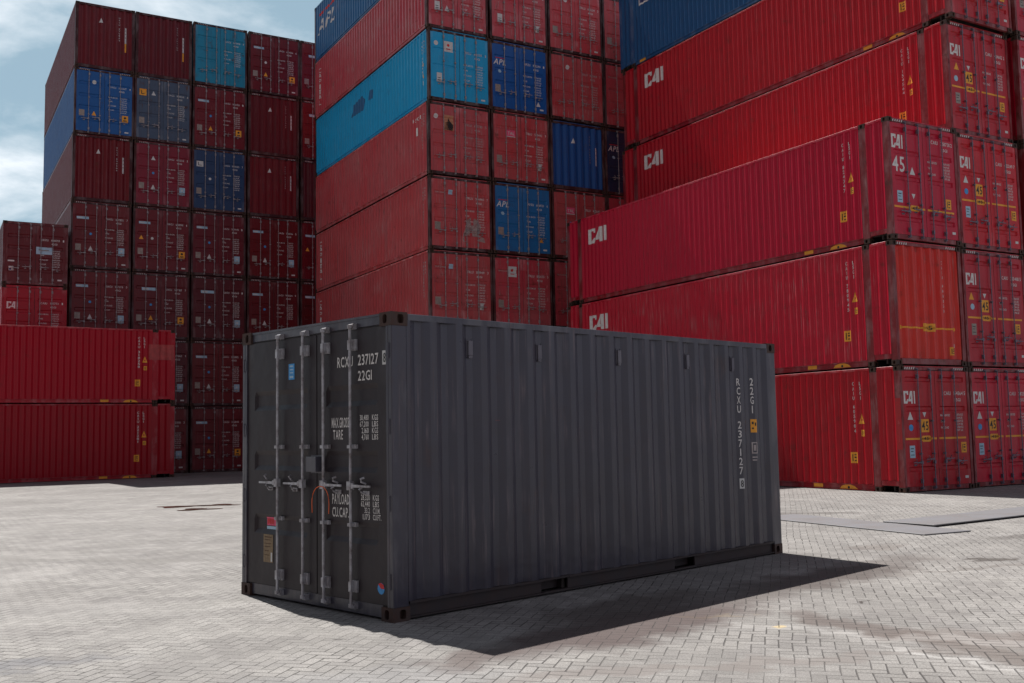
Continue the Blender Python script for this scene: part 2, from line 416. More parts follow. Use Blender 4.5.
def m_gasket(w, H):
    b = MB(); z0, z1 = .118, H-.103; t = .012
    b.box(-.03, -.008, -t, 0, z0, z1); b.box(-.03, -.008, w, w+t, z0, z1)
    b.box(-.03, -.008, 0, w, z0, .129); b.box(-.03, -.008, 0, w, z1-.011, z1); return b.mesh('door_gasket')
def m_bar(H, hz):
    b = MB(); b.tube([(.045, 0, .085), (.045, 0, H-.085)], .0132, 10)
    for z in (.085, H-.085):
        q = -1 if z < 1 else 1
        b.tube([(.045, 0, z-q*.02), (.045, 0, z+q*.012)], .024, 10)
        b.tube([(.045, -.03, z+q*.004), (.03, .032, z+q*.010)], .012, 8)
        b.box(-.016, .028, -.034, .034, z-q*.0-.026, z+.026)
    for z in (.25, H-.25):
        b.box(.0, .020, -.020, .050, z-.050, z+.050); b.box(.020, .060, -.019, .017, z-.042, z+.042); b.box(.020, .028, .028, .044, z-.026, z+.026)
    for z in (H*.56, H*.30):
        b.box(0, .026, -.024, .052, z-.018, z+.018); b.box(.02, .066, -.023, .023, z-.014, z+.014)
    b.box(.028, .07, -.026, .026, 1.075+hz, 1.15+hz)
    return b.mesh('locking_bar')
def m_handle(q):
    b = MB(); 
    for a, c, z0, z1 in ((.015, .06, 1.09, 1.135), (.06, .16, 1.10, 1.124), (.16, .30, 1.103, 1.121)):
        b.box(.054, .066, min(q*a, q*c), max(q*a, q*c), z0, z1)
    b.tube([(.012, q*.17, 1.045), (.05, q*.165, 1.06), (.072, q*.16, 1.085), (.050, q*.175, 1.10)], .009, 8)
    b.tube([(.02, q*.19, 1.13), (.06, q*.175, 1.15), (.074, q*.185, 1.175), (.045, q*.20, 1.185)], .009, 8)
    b.box(.0, .012, min(q*.14, q*.22), max(q*.14, q*.22), 1.035, 1.07)
    return b.mesh('door_handle')
def m_hinge():
    b = MB(); b.box(.0, .018, -.034, .004, -.05, .05); b.tube([(.012, -.034, -.065), (.012, -.034, .065)], .013, 8); return b.mesh('hinge')
def m_header(H, end):
    b = MB(); b.box(-.10, -.022, -W/2+.165, W/2-.165, H-.10, H-.012); return b.mesh('header_beam', .004)
def m_sill(H, end):
    b = MB(); b.box(-.10, -.024, -W/2+.165, W/2-.165, .02, .128 if end == 'door' else .152); return b.mesh('sill_beam', .004)

BARS = (-.64, -.195, .195, .64)
def container(center, rotz, L, H, mat, label, group=None, z=0, style='std', bars=BARS, barmat=None, castmat=None, split=0., mg=.11, doors=None, fmat=None, railmat=None, hz=-.44, fall=True):
    t = bpy.data.objects.new('shipping_container', None); C.objects.link(t)
    t.location = (center[0], center[1], z); t.rotation_euler = (0, 0, rotz); t['label'] = label; t['category'] = 'shipping container'
    if group: t['group'] = group
    t.empty_display_size = .3
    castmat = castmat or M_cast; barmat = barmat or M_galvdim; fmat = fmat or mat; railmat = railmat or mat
    P = {'root': t}
    for s, k in ((-1, 'left'), (1, 'right')):
        P['side%d' % s] = link('side_wall', cached(('side', L, H, s), lambda: m_side(L, H, s)), mat, t)
        link('bottom_rail', cached(('br', L, s), lambda: m_bottomrail(L, s)), railmat, t)
        link('top_rail', cached(('tr', L, H, s), lambda: m_toprail(L, H, s)), mat, t)
    P['front'] = link('end_wall', cached(('fr', L, H), lambda: m_front(L, H)), mat, t)
    link('roof', cached(('roof', L, H), lambda: m_roof(L, H)), mat, t)
    link('floor', cached(('floor', L, H), lambda: m_floor(L, H)), M_under, t)
    for e, sx in (('door', 1), ('front', -1)):
        for nm, fn in (('header_beam', m_header), ('sill_beam', m_sill)):
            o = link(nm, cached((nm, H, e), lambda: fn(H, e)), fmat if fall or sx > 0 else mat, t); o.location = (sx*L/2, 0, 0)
            if sx < 0: o.rotation_euler = (0, 0, math.pi)
        for sy in (-1, 1):
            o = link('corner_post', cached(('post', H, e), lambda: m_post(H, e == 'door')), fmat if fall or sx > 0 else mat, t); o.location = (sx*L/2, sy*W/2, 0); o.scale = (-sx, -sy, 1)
            for zz, sz in ((0, 1), (H, -1)):
                o = link('corner_casting', cached('cast', m_casting), castmat, t); o.location = (sx*L/2, sy*W/2, zz); o.scale = (-sx, -sy, sz)
            if L > 13:
                o = link('corner_post', cached(('ipost', H), lambda: m_ipost(H)), fmat, t); o.location = (sx*6.096, sy*(W/2-.002), 0); o.scale = (1, -sy, 1)
                for zz, sz in ((0, 1), (H, -1)):
                    o = link('corner_casting', cached('cast', m_casting), castmat, t); o.location = (sx*(6.096+.089), sy*W/2, zz); o.scale = (-sx, -sy, sz)
    dx = L/2-.018
    e0, e1 = -W/2+.075, W/2-.075
    for i, (a, c) in enumerate(((e0, split-.008), (split+.008, e1))):
        w = c-a
        d = link('door', cached(('door', round(w, 3), H, style, mg), lambda: m_door(w, H, style, mg)), (doors or {}).get(i, mat), t); d.location = (dx, a, 0); P['door%d' % i] = d
        link('door_gasket', cached(('gask', round(w, 3), H), lambda: m_gasket(w, H)), M_gasket, d)
        for kk in range(4):
            hg = link('hinge', cached('hinge', m_hinge), fmat, d); hg.location = (0, 0 if i == 0 else w, .33+kk*(H-.66)/3); hg.scale = (1, 1 if i == 0 else -1, 1)
        for u in bars[2*i:2*i+2]:
            o = link('locking_bar', cached(('bar', H, hz), lambda: m_bar(H, hz)), barmat, d); o.location = (0, u-a, 0)
            q = -1 if i == 0 else 1
            o = link('door_handle', cached(('handle', q), lambda: m_handle(q)), barmat, d); o.location = (0, u-a, hz+(.07 if hz and abs(u) < .4 else 0))
    P.update(L=L, H=H, dx=dx, style=style, split=split, a0=e0, a1=split+.008, mg=mg)
    return P

# where markings go: a child of the door (u from the container's centre line, viewer's right positive)
def on_door(P, i, name, layers, label=None, proud=0.):
    a = P['a0'] if i == 0 else P['a1']; w = (P['split']-.008-P['a0']) if i == 0 else (W/2-.075-P['a1'])
    pr = door_profile(P['H'], P['style']); mg = P['mg']
    def dep(u, v):
        uu = u-a
        if uu <= mg or uu >= w-mg: return 0
        k = min(1, (uu-mg)/.03, (w-mg-uu)/.03); return interp(pr, v)*k
    layers = [([([(x, y) for x, y in V], F) for V, F in sh], m) for sh, m in layers]
    f = lambda u, v, e: (e-dep(u, v)+proud, u-a, v)
    return add_decal(name, layers, f, P['door%d' % i], [z for z, _ in pr]+[(0, a+mg), (0, a+mg+.03), (0, a+w-mg-.03), (0, a+w-mg)], 1, label)
def on_side(P, s, name, layers, label=None, eps=.003):
    """x is measured along the viewer's right from the container's middle"""
    pts = [p for seg in side_profile(P['L']) for p in seg]; q = 1 if s < 0 else -1; h = W/2-.001
    f = lambda u, v, e: (q*u, s*(h-interp(pts, q*u)+e), v)
    return add_decal(name, layers, f, P['root'], [q*x for x, _ in pts], 0, label, eps)
def on_front(P, name, layers, label=None):
    """viewer's right = -y"""
    f = lambda u, v, e: (-P['L']/2+.03+interp(END, -u)-e, -u, v)
    return add_decal(name, layers, f, P['root'], [-y for y, _ in END], 0, label)
def on_flat(P, name, layers, x, sgn=1, label=None):
    f = lambda u, v, e: (x+sgn*e, u*sgn, v)
    return add_decal(name, layers, f, P['root'], label=label)
def on_rail(P, s, name, layers, label=None, rail=True):
    q = 1 if s < 0 else -1
    f = lambda u, v, e: (q*u, s*((W/2-.034 if rail else W/2)+e), v)
    return add_decal(name, layers, f, P['root'], label=label)

def serial(n): 
    r = random.Random(n*7+3); return '%06d' % r.randint(102000, 998000), str(r.randint(0, 9))
def weights(u0, u1, z, n=4, cap=.048, pitch=.085, seed=0):
    r = random.Random(seed); out = []
    names = ['MAX.GROSS', 'TARE', 'PAYLOAD', 'CU.CAP.'][:n]
    for k, nm in enumerate(names):
        out.append(text2d(nm, u0, z-k*pitch*2, cap, xs=.75))
        for j, un in enumerate(('KGS', 'LBS')):
            zz = z-k*pitch*2-j*pitch+.01
            out.append(text2d('%d,%03d' % (r.randint(3, 67), r.randint(100, 990)), u1-.15, zz, cap*.95, xs=.75, right=True))
            out.append(text2d(un, u1-.13, zz, cap*.95, xs=.7))
    return out
def number_block(pre, n, H, code='45G1', z=None, u0=.28, u1=.98, cap=.085):
    s, c = serial(n); z = z or H-.56
    out = [text2d(pre, u0, z, cap, width=.25), text2d(s, u0+.36, z, cap, width=.32), text2d(c, u1+.04, z, cap, width=.05),
           text2d(code, u0+.37, z-.15, cap*.85, width=.22)]
    return out
def hazard(P, mat, ends=('door',), H=None):
    H = P['H']
    for end in ends:
        sh = []
        for s in (-1, 1):
            for k in range(5):
                u = s*(W/2-.21-.075*k); V = [(u-.018, H-.085), (u+.014, H-.085), (u+.034, H-.03), (u+.002, H-.03)]; sh.append(poly2d(V))
        x = P['L']/2-.022 if end == 'door' else -P['L']/2+.022
        on_flat(P, 'hazard_stripes', [(sh, mat)], x, 1 if end == 'door' else -1)
def yellow_sq(u, z, s=.17):
    return [([rect2d(u-s/2, z-s*.65, u+s/2, z+s*.65)], M_yellow), ([rect2d(u-s*.28, z-s*.42, u-s*.18, z+s*.4), rect2d(u-s*.05, z-s*.42, u+s*.28, z-s*.3), rect2d(u-s*.05, z-.01, u+s*.28, z+s*.12), rect2d(u-s*.05, z+s*.28, u+s*.28, z+s*.4)], M_black)]

def stack_centre(cx, cy, yaw, i, gap, L, dv=0, du=0):
    a = Vector((math.cos(yaw), math.sin(yaw))); b = Vector((-a.y, a.x))
    p = Vector((cx, cy))+a*(i*(W+gap)+W/2+du)+b*(L/2+dv); return (p.x, p.y)
ORD = ['leftmost', 'second', 'third', 'fourth', 'fifth']
def tier_word(k, top):
    d = top-k
    if d == 0: return 'top tier'
    if k == 0: return 'bottom tier'
    return {1: 'second tier from top', 2: 'third tier from top', 3: 'fourth tier from top', 4: 'fifth tier from top', 5: 'sixth tier from top', 6: 'seventh tier from top'}[d]

def lab16(word, extra, tier, col, stack):
    tail = '%s, %s column of %s stack' % (tier.replace('tier from top', 'from top'), col, stack)
    s = ' '.join(x for x in (word, 'container', extra) if x)
    return s+', '+tail if len((s+' '+tail).split()) <= 16 else ' '.join((word, 'container,'))+' '+tail

# ------------------------------------------------------------------ ground
def ground():
    m, t, b = newmat('herringbone_concrete_pavers')
    P = t.n('ShaderNodeNewGeometry').outputs['Position']
    rot = t.n('ShaderNodeMapping'); rot.inputs['Rotation'].default_value = (0, 0, R(-75.5)); t.l(P, rot.inputs[0])
    wob = t.n('ShaderNodeTexNoise'); wob.inputs['Scale'].default_value = 1.2; t.l(P, wob.inputs['Vector'])
    wv = t.n('ShaderNodeVectorMath', operation='SCALE'); wv.inputs['Scale'].default_value = .05; t.l(wob.outputs['Color'], wv.inputs[0])
    av = t.n('ShaderNodeVectorMath', operation='ADD'); t.l(rot.outputs[0], av.inputs[0]); t.l(wv.outputs[0], av.inputs[1])
    sp = t.n('ShaderNodeSeparateXYZ'); t.l(av.outputs[0], sp.inputs[0]); U = .096
    x = t.m('DIVIDE', sp.outputs[0], U); y = t.m('DIVIDE', sp.outputs[1], U)
    i = t.m('FLOOR', x); j = t.m('FLOOR', y); fx = t.m('SUBTRACT', x, i); fy = t.m('SUBTRACT', y, j)
    k = t.m('FLOORED_MODULO', t.m('SUBTRACT', i, j), 4)
    eq = lambda v: t.m('COMPARE', k, float(v), .25)
    k0, k1, k2, k3 = eq(0), eq(1), eq(2), eq(3)
    big = lambda cond: t.m('MULTIPLY', cond, 5.)
    left = t.m('ADD', fx, big(k1)); right = t.m('ADD', t.m('SUBTRACT', 1., fx), big(k0))
    bot = t.m('ADD', fy, big(k2)); top = t.m('ADD', t.m('SUBTRACT', 1., fy), big(k3))
    dist = t.m('MINIMUM', t.m('MINIMUM', left, right), t.m('MINIMUM', bot, top))
    bi = t.m('SUBTRACT', i, k1); bj = t.m('SUBTRACT', j, k2)
    cv = t.n('ShaderNodeCombineXYZ'); t.l(bi, cv.inputs[0]); t.l(bj, cv.inputs[1])
    wn_ = t.n('ShaderNodeTexWhiteNoise', noise_dimensions='2D'); t.l(cv.outputs[0], wn_.inputs['Vector'])
    rnd = wn_.outputs['Value']
    jn = t.noise(P, 1.1, 4, .6); jn2 = t.noise(P, 7, 3, .6)
    jw = t.m('ADD', t.mapr(jn, .35, .70, .030, .075), t.mapr(jn2, .4, .7, -.012, .028))
    joint = t.m('SUBTRACT', 1., t.mapr(t.m('DIVIDE', dist, jw), .45, 1.1))
    joint = t.m('MULTIPLY', joint, t.mapr(t.noise(P, .55, 4, .6), .36, .60, .35, 1.))
    # surface colour
    a = t.noise(P, .30, 6, .62, .4); b2 = t.noise(P, 1.7, 6, .65); g = t.noise(P, 60, 3, .7); sw = t.noise(t.scale(P, (1, .6, 1)), 1.1, 6, .65, .6)
    col = t.mix(t.mapr(a, .35, .68), (.215, .205, .192, 1), (.350, .337, .318, 1))
    col = t.mix(t.m('MULTIPLY', t.mapr(b2, .44, .66), .70), col, (.165, .155, .150, 1))
    col = t.mix(t.mapr(sw, .50, .66, 0, .30), col, (.405, .39, .378, 1))
    col = t.mix(t.mapr(g, .38, .64, 0, .75), col, (.14, .13, .125, 1))
    col = t.mix(t.mapr(t.noise(P, 140, 2, .6), .50, .62, 0, .55), col, (.11, .10, .098, 1))
    hs = t.n('ShaderNodeHueSaturation'); t.l(col, hs.inputs['Color']); t.l(t.m('ADD', t.m('MULTIPLY', rnd, .20), .90), hs.inputs['Value']); col = hs.outputs[0]
    vo = t.n('ShaderNodeTexVoronoi'); vo.inputs['Scale'].default_value = 1.15; t.l(P, vo.inputs['Vector'])
    fleck = t.m('MULTIPLY', t.mapr(vo.outputs['Distance'], .075, .045), t.mapr(t.noise(P, 9, 2, .5), .45, .52))
    col = t.mix(t.m('MULTIPLY', fleck, .95), col, (.035, .030, .028, 1))
    # oil and dirt stains, plus dark colour painted into the charcoal container's cast shadow: (x, y, rx, ry, rot, strength, colour)
    s3 = t.n('ShaderNodeSeparateXYZ'); nz = t.n('ShaderNodeTexNoise'); nz.inputs['Scale'].default_value = 2.2; nz.inputs['Detail'].default_value = 5; t.l(P, nz.inputs['Vector'])
    ns = t.n('ShaderNodeVectorMath', operation='MULTIPLY_ADD'); t.l(nz.outputs['Color'], ns.inputs[0]); ns.inputs[1].default_value = (.9, .9, 0); t.l(P, ns.inputs[2]); t.l(ns.outputs[0], s3.inputs[0])
    for sx, sy, rx, ry, rr, st, cc_ in STAINS_SHADE:
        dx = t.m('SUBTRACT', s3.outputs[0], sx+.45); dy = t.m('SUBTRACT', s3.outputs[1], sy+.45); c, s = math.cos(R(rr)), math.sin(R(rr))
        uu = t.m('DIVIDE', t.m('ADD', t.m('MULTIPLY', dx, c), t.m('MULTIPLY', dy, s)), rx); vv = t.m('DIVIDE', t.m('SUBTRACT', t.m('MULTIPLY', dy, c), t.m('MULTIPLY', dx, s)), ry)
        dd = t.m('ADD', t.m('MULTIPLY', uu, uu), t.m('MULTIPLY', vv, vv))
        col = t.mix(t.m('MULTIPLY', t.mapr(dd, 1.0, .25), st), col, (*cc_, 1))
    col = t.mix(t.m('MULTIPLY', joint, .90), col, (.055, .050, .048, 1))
    t.l(col, b.inputs['Base Color']); b.inputs['Roughness'].default_value = .85; b.inputs['Specular IOR Level'].default_value = .25
    bp = t.n('ShaderNodeBump'); bp.inputs['Strength'].default_value = .7; bp.inputs['Distance'].default_value = .012
    hgt = t.m('ADD', t.m('SUBTRACT', t.m('MULTIPLY', rnd, .25), joint), t.m('MULTIPLY', g, .5)); t.l(hgt, bp.inputs['Height']); t.l(bp.outputs[0], b.inputs['Normal'])
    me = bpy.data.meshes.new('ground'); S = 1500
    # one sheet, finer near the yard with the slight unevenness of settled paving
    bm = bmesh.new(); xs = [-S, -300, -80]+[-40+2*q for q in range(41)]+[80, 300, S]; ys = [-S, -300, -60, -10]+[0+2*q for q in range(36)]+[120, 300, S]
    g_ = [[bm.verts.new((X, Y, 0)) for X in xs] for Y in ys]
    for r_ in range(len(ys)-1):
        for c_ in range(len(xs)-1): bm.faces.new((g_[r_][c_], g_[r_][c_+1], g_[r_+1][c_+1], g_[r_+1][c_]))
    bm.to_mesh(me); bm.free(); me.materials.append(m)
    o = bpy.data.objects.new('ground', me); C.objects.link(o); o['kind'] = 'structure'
DK = (.085, .075, .07)
STAINS_SHADE = [(1.55, 8.75, .35, .06, -8, .30, (.50, .36, .14)), (2.1, 8.15, .10, .05, 0, .5, (.60, .42, .12)), (2.65, 8.2, .95, .26, -60, .80, (.105, .085, .078)), (3.15, 7.25, .9, .30, -60, .75, (.12, .10, .09)), (2.85, 7.0, .9, .07, -58, .40, (.42, .405, .39)), (.76, 7.14, .10, .03, 0, .95, (.03, .026, .024)), (3.04, 9.16, .12, .03, 10, .9, (.04, .033, .03)), (2.81, 8.16, .10, .025, -10, .9, (.03, .026, .024)), (5.43, 11.97, .35, .12, 10, .8, (.06, .05, .045)), (4.2, 7.2, 1.8, .35, -25, .7, (.13, .105, .095)), (3.3, 7.55, 3.0, .14, -24, .28, (.40, .385, .37)), (1.2, 6.9, 2.2, .14, 14, .65, (.17, .15, .14)), (6.0, 11.6, 3.2, .14, 20, .7, (.15, .135, .125)), (-5.5, 13.5, 3.6, .20, -12, .6, (.17, .16, .15)), (-5.0, 14.3, 3.6, .14, -12, .55, (.17, .16, .15)), (6.4, 9.2, 2.6, .12, -35, .4, (.15, .135, .125)), (-2.6, 6.9, 1.6, .14, 25, .35, (.18, .17, .165)), (-6.5, 18.5, 3.5, .5, 5, .3, (.2, .19, .18)), (4.6, 13.3, .5, .22, 30, .5, (.12, .10, .09)), (.9, 8.35, 2.1, .55, 42, .9, (.075, .055, .052)),(3.3, 10.9, 2.4, .55, 44, .85, (.08, .065, .06)),(-.3, 7.35, .6, .25, 60, .6, (.10, .08, .075)),
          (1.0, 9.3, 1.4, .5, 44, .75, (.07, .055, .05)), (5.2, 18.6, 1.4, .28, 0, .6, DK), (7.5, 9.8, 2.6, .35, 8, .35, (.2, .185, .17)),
          (-3.6, 7.3, .9, .22, 20, .6, (.12, .12, .13)), (-1.0, 6.6, 1.2, .5, 15, .28, (.20, .20, .21)), (-4.5, 9.5, 2.0, .6, 0, .25, (.24, .23, .22)),
          (-7.2, 23.4, 1.5, .8, 10, .35, (.2, .18, .17)), (3.25, 6.32, .22, .08, 0, .8, (.72, .42, .04)),
          (3.2, 12.0, 3.5, .35, -12, .30, (.22, .205, .195)), (7.2, 14.2, 1.0, .3, 15, .55, DK)]
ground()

def puddle(x, y, rx, ry, rot, seed):
    r = random.Random(seed); n = 26; vs = []
    for k in range(n):
        a = 2*math.pi*k/n; q = 1+.28*math.sin(3*a+seed)+.15*r.uniform(-1, 1); vs.append((rx*q*math.cos(a), ry*q*math.sin(a), .004))
    me = bpy.data.meshes.new('puddle'); me.from_pydata(vs, [], [tuple(range(n))])
    o = link('puddle', me, M_puddle); o.location = (x, y, 0); o.rotation_euler = (0, 0, rot); o['kind'] = 'structure'
puddle(-7.55, 23.45, .50, .30, .35, 1); puddle(-6.85, 22.45, .38, .32, .2, 2); puddle(-6.75, 23.75, .42, .28, .3, 4)

def road_plate(p, ang, L, Wd, z, th, label):
    b = MB(); b.box(0, L, 0, Wd, 0, th); me = b.mesh('steel_plate', .004)
    o = link('road_plate', me, M_slab); o.location = (p[0], p[1], z); o.rotation_euler = (0, 0, R(ang)); o['label'] = label; o['category'] = 'ground plate'; o['group'] = 'flat plates on the paving'
road_plate((6.54, 14.97), 116, 3.7, .92, .003, .016, 'nearer pale grey flat plate on the paving, pointing left behind the charcoal container')
road_plate((6.30, 15.68), 34.5, 6.5, .90, .021, .018, 'pale grey flat plate on the paving running off to the right edge')

# ------------------------------------------------------------------ paints
CRIMSON = (.50, .002, .021); MAROON = (.13, .004, .009); BRICK = (.47, .044, .058)
def cvar(c):
    q = random.uniform(.78, 1.1); return (c[0]*q, c[1]*random.uniform(1, 4), c[2]*random.uniform(.6, 1.5))
def crimson(**k): return paint('crimson_container_paint', cvar(CRIMSON), **{**dict(dirt=.55, fade=random.uniform(.2, .6), rust=.45, scratch=.10), **k})
def maroon(**k): return paint('maroon_container_paint', tuple(c*random.uniform(.7, 1.25) for c in MAROON), **{**dict(dirt=random.uniform(.4, .9), fade=.3, rust=random.uniform(.3, .9), scratch=.12), **k})
def brick(**k): return paint('brick_red_container_paint', tuple(c*random.uniform(.88, 1.12) for c in BRICK), **{**dict(dirt=.5, fade=.8, rust=.6, scratch=.65, wear=.8, fadecol=(.44, .115, .12)), **k})

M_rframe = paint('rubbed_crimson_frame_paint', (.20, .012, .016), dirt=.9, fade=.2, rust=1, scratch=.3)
M_rrail = paint('shaded_grimy_crimson_rail_paint', (.26, .004, .012), dirt=.9, fade=.1, rust=.6)  # shade of the recessed bottom rails put into a darker, grimy crimson
M_frames = [paint('shaded_grimy_frame_paint', c_, dirt=.9, fade=.1, rust=.9, rough=.55) for c_ in ((.045, .008, .010), (.035, .007, .008), (.06, .012, .012))]  # shade of the gaps between tiers painted into the grimy frame colour

# ------------------------------------------------------------------ the grey container in front
YG = R(44.58)
def grey():
    L, H = 6.058, 2.591
    ga = Vector((math.cos(YG), math.sin(YG))); gl = Vector((-ga.y, ga.x)); c = Vector((-1.019, 8.647))+ga*L/2+gl*W/2
    mat = paint('charcoal_container_paint', (.030, .029, .045), dirt=.6, fade=.5, rust=.22, rough=.32, scratch=.16, fadecol=(.050, .049, .070), spec=.5, wear=.25)
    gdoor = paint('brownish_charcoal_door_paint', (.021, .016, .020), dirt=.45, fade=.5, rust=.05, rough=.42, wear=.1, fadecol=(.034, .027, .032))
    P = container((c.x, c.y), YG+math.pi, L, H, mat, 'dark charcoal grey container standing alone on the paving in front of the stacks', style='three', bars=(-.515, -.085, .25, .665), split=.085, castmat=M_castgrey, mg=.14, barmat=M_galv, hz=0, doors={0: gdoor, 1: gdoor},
                  railmat=simple('tarred_bottom_rail', (.024, .018, .020), .55, var=.5, sc=6, dirt=(.06, .036, .030)))
    d1 = P['door1']
    on_door(P, 1, 'serial_number', [([text2d('RCXU', .415, 2.155, .092, width=.235), text2d('237127', .725, 2.160, .092, width=.295), text2d('22G1', .725, 2.025, .085, width=.20)], M_white)])
    on_door(P, 1, 'check_digit', [([rect2d(1.075, 2.145, 1.135, 2.265)], M_stkwhite), ([text2d('8', 1.088, 2.165, .08, width=.034)], M_black)])
    on_door(P, 1, 'weight_table', [([text2d('MAX.GROSS', .325, 1.62, .088, width=.262), text2d('TARE', .345, 1.515, .084, width=.15),
        *[text2d(a, .872, z, .047, width=w, right=False) for a, z, w in ()],
        *[text2d(a, .875-w, z, .046, width=w) for a, z, w in (('30,480', 1.678, .125), ('67,200', 1.622, .125), ('2,160', 1.566, .10), ('4,760', 1.510, .10))],
        *[text2d(a, .925, z, .046, width=.085) for a, z in (('KGS', 1.678), ('LBS', 1.622), ('KGS', 1.566), ('LBS', 1.510))],
        text2d('PAYLOAD', .33, .945, .088, width=.258), text2d('CU.CAP.', .33, .832, .084, width=.250),
        *[text2d(a, .885-w, z, .046, width=w) for a, z, w in (('28,320', .992, .125), ('62,440', .937, .125), ('33.2', .882, .075), ('1,173', .827, .10))],
        *[text2d(a, .93, z, .046, width=w) for a, z, w in (('KGS', .992, .085), ('LBS', .937, .085), ('CU.M.', .882, .10), ('CU.FT.', .827, .115))]], M_white)])
    on_door(P, 0, 'inspection_sticker', [([rect2d(-.385, 2.085, -.285, 2.235)], M_stkblue), ([rect2d(-.365, 2.10, -.305, 2.12), rect2d(-.365, 2.145, -.305, 2.155), rect2d(-.365, 2.175, -.305, 2.185), rect2d(-.365, 2.205, -.305, 2.22)], M_palebl)], 'bright blue sticker near the top of the left door')
    on_door(P, 0, 'owner_sticker', [([rect2d(-.80, .695, -.625, .775), ], M_pink), ([rect2d(-.80, .660, -.625, .688)], M_palebl), ([rect2d(-.785, .71, -.755, .76), rect2d(-.745, .71, -.715, .76), rect2d(-.705, .71, -.675, .76)], M_redmk)], 'small pink sticker on the left door')
    on_door(P, 0, 'approval_plate', [([rect2d(-.83, .345, -.66, .61)], M_tan), ([rect2d(-.81, .58, -.68, .590), rect2d(-.81, .555, -.70, .563), rect2d(-.81, .52, -.69, .528), rect2d(-.81, .49, -.70, .498), rect2d(-.81, .45, -.73, .458), rect2d(-.81, .41, -.72, .418)], M_mud), ([rect2d(-.695, .355, -.668, .44)], M_stkwhite)], 'tan metal data plate low on the left door')
    on_door(P, 1, 'round_sticker', [([disc2d(1.035, .262, .048)], M_stkblue), ([([(1.035, .262), (1.035, .31), (1.01, .303), (1.0, .295)], [(0, 1, 2, 3)]), poly2d([(1.035, .262), (1.083, .262), (1.07, .296), (1.035, .31)])], M_redmk)], 'round blue and red sticker at the foot of the right door')
    # lock box on the joint between the doors
    b = MB(); b.box(.0, .075, -.085, .075, 1.225, 1.36); b.box(.02, .072, -.095, -.085, 1.235, 1.35); b.box(0, .012, -.1, .09, 1.21, 1.375)
    o = link('lock_box', b.mesh('lock_box', .004), mat, d1); o.location = (0, .005, 0)
    # cable tie through the third bar
    b = MB(); pts = []
    for k in range(15):
        a = math.pi*k/14; pts.append((.075+.012*math.sin(a*2), .02-.13*math.cos(a)+.0, .90+.20*math.sin(a)-(.04 if k in (0, 14) else 0)))
    b.tube(pts, .0035, 6); o = link('cable_tie', b.mesh('cable_tie', smooth=True), M_orange, d1); o.location = (0, .135, 0)
    # ventilators under the top rail
    gvent = paint('scuffed_vent_paint', (.10, .095, .12), dirt=.5, fade=.5, rust=.2)
    for s_ in (.80, 1.92, 3.02, 4.14, 5.25):
        b = MB(); x = round((L/2-s_-.0)/.3016)*.3016; y = W/2-.001-interp(side_profile(L)[0], x)
        pts = side_profile(L)[0]; 
        b.box(x-.026, x+.026, y-.002, y+.024, 2.25, 2.385); b.box(x-.022, x+.022, y+.004, y+.020, 2.225, 2.249)
        for sx in (-.036, .030): b.box(x+sx, x+sx+.006, y-.002, y+.008, 2.235, 2.40)
        link('air_vent', b.mesh('air_vent', .002), gvent, P['root'])
    on_side(P, 1, 'scuff_mark', [([rect2d(-L/2+1.23, 1.657, -L/2+1.28, 1.666)], M_scuff)])
    # side markings: viewer's right runs away from the doors
    e = -L/2
    on_side(P, 1, 'side_serial_number', [([vtext2d('RCXU 237127', e+5.205, 2.14, .086, .044, .108)], M_white)])
    on_side(P, 1, 'side_check_digit', [([rect2d(e+5.20, .83, e+5.265, .95)], M_stkwhite), ([text2d('8', e+5.215, .85, .08, width=.036)], M_black)])
    on_side(P, 1, 'side_size_code', [([vtext2d('22G1', e+5.50, 2.15, .090, .042, .112)], M_white)])
    on_side(P, 1, 'yellow_sticker', [([rect2d(e+5.49, 1.49, e+5.58, 1.65)], M_yellow), ([rect2d(e+5.505, 1.53, e+5.53, 1.55), rect2d(e+5.545, 1.57, e+5.565, 1.61), rect2d(e+5.505, 1.59, e+5.53, 1.62)], M_black)], 'small yellow sticker on the long side')
    on_side(P, 1, 'inspection_stencil', [([rect2d(e+5.495, 1.235, e+5.575, 1.25), rect2d(e+5.495, 1.25, e+5.51, 1.36), rect2d(e+5.56, 1.25, e+5.575, 1.36), rect2d(e+5.495, 1.36, e+5.575, 1.372), rect2d(e+5.52, 1.27, e+5.55, 1.34), rect2d(e+5.50, 1.185, e+5.57, 1.20), rect2d(e+5.50, 1.15, e+5.56, 1.165)], M_whitedim)])
grey()

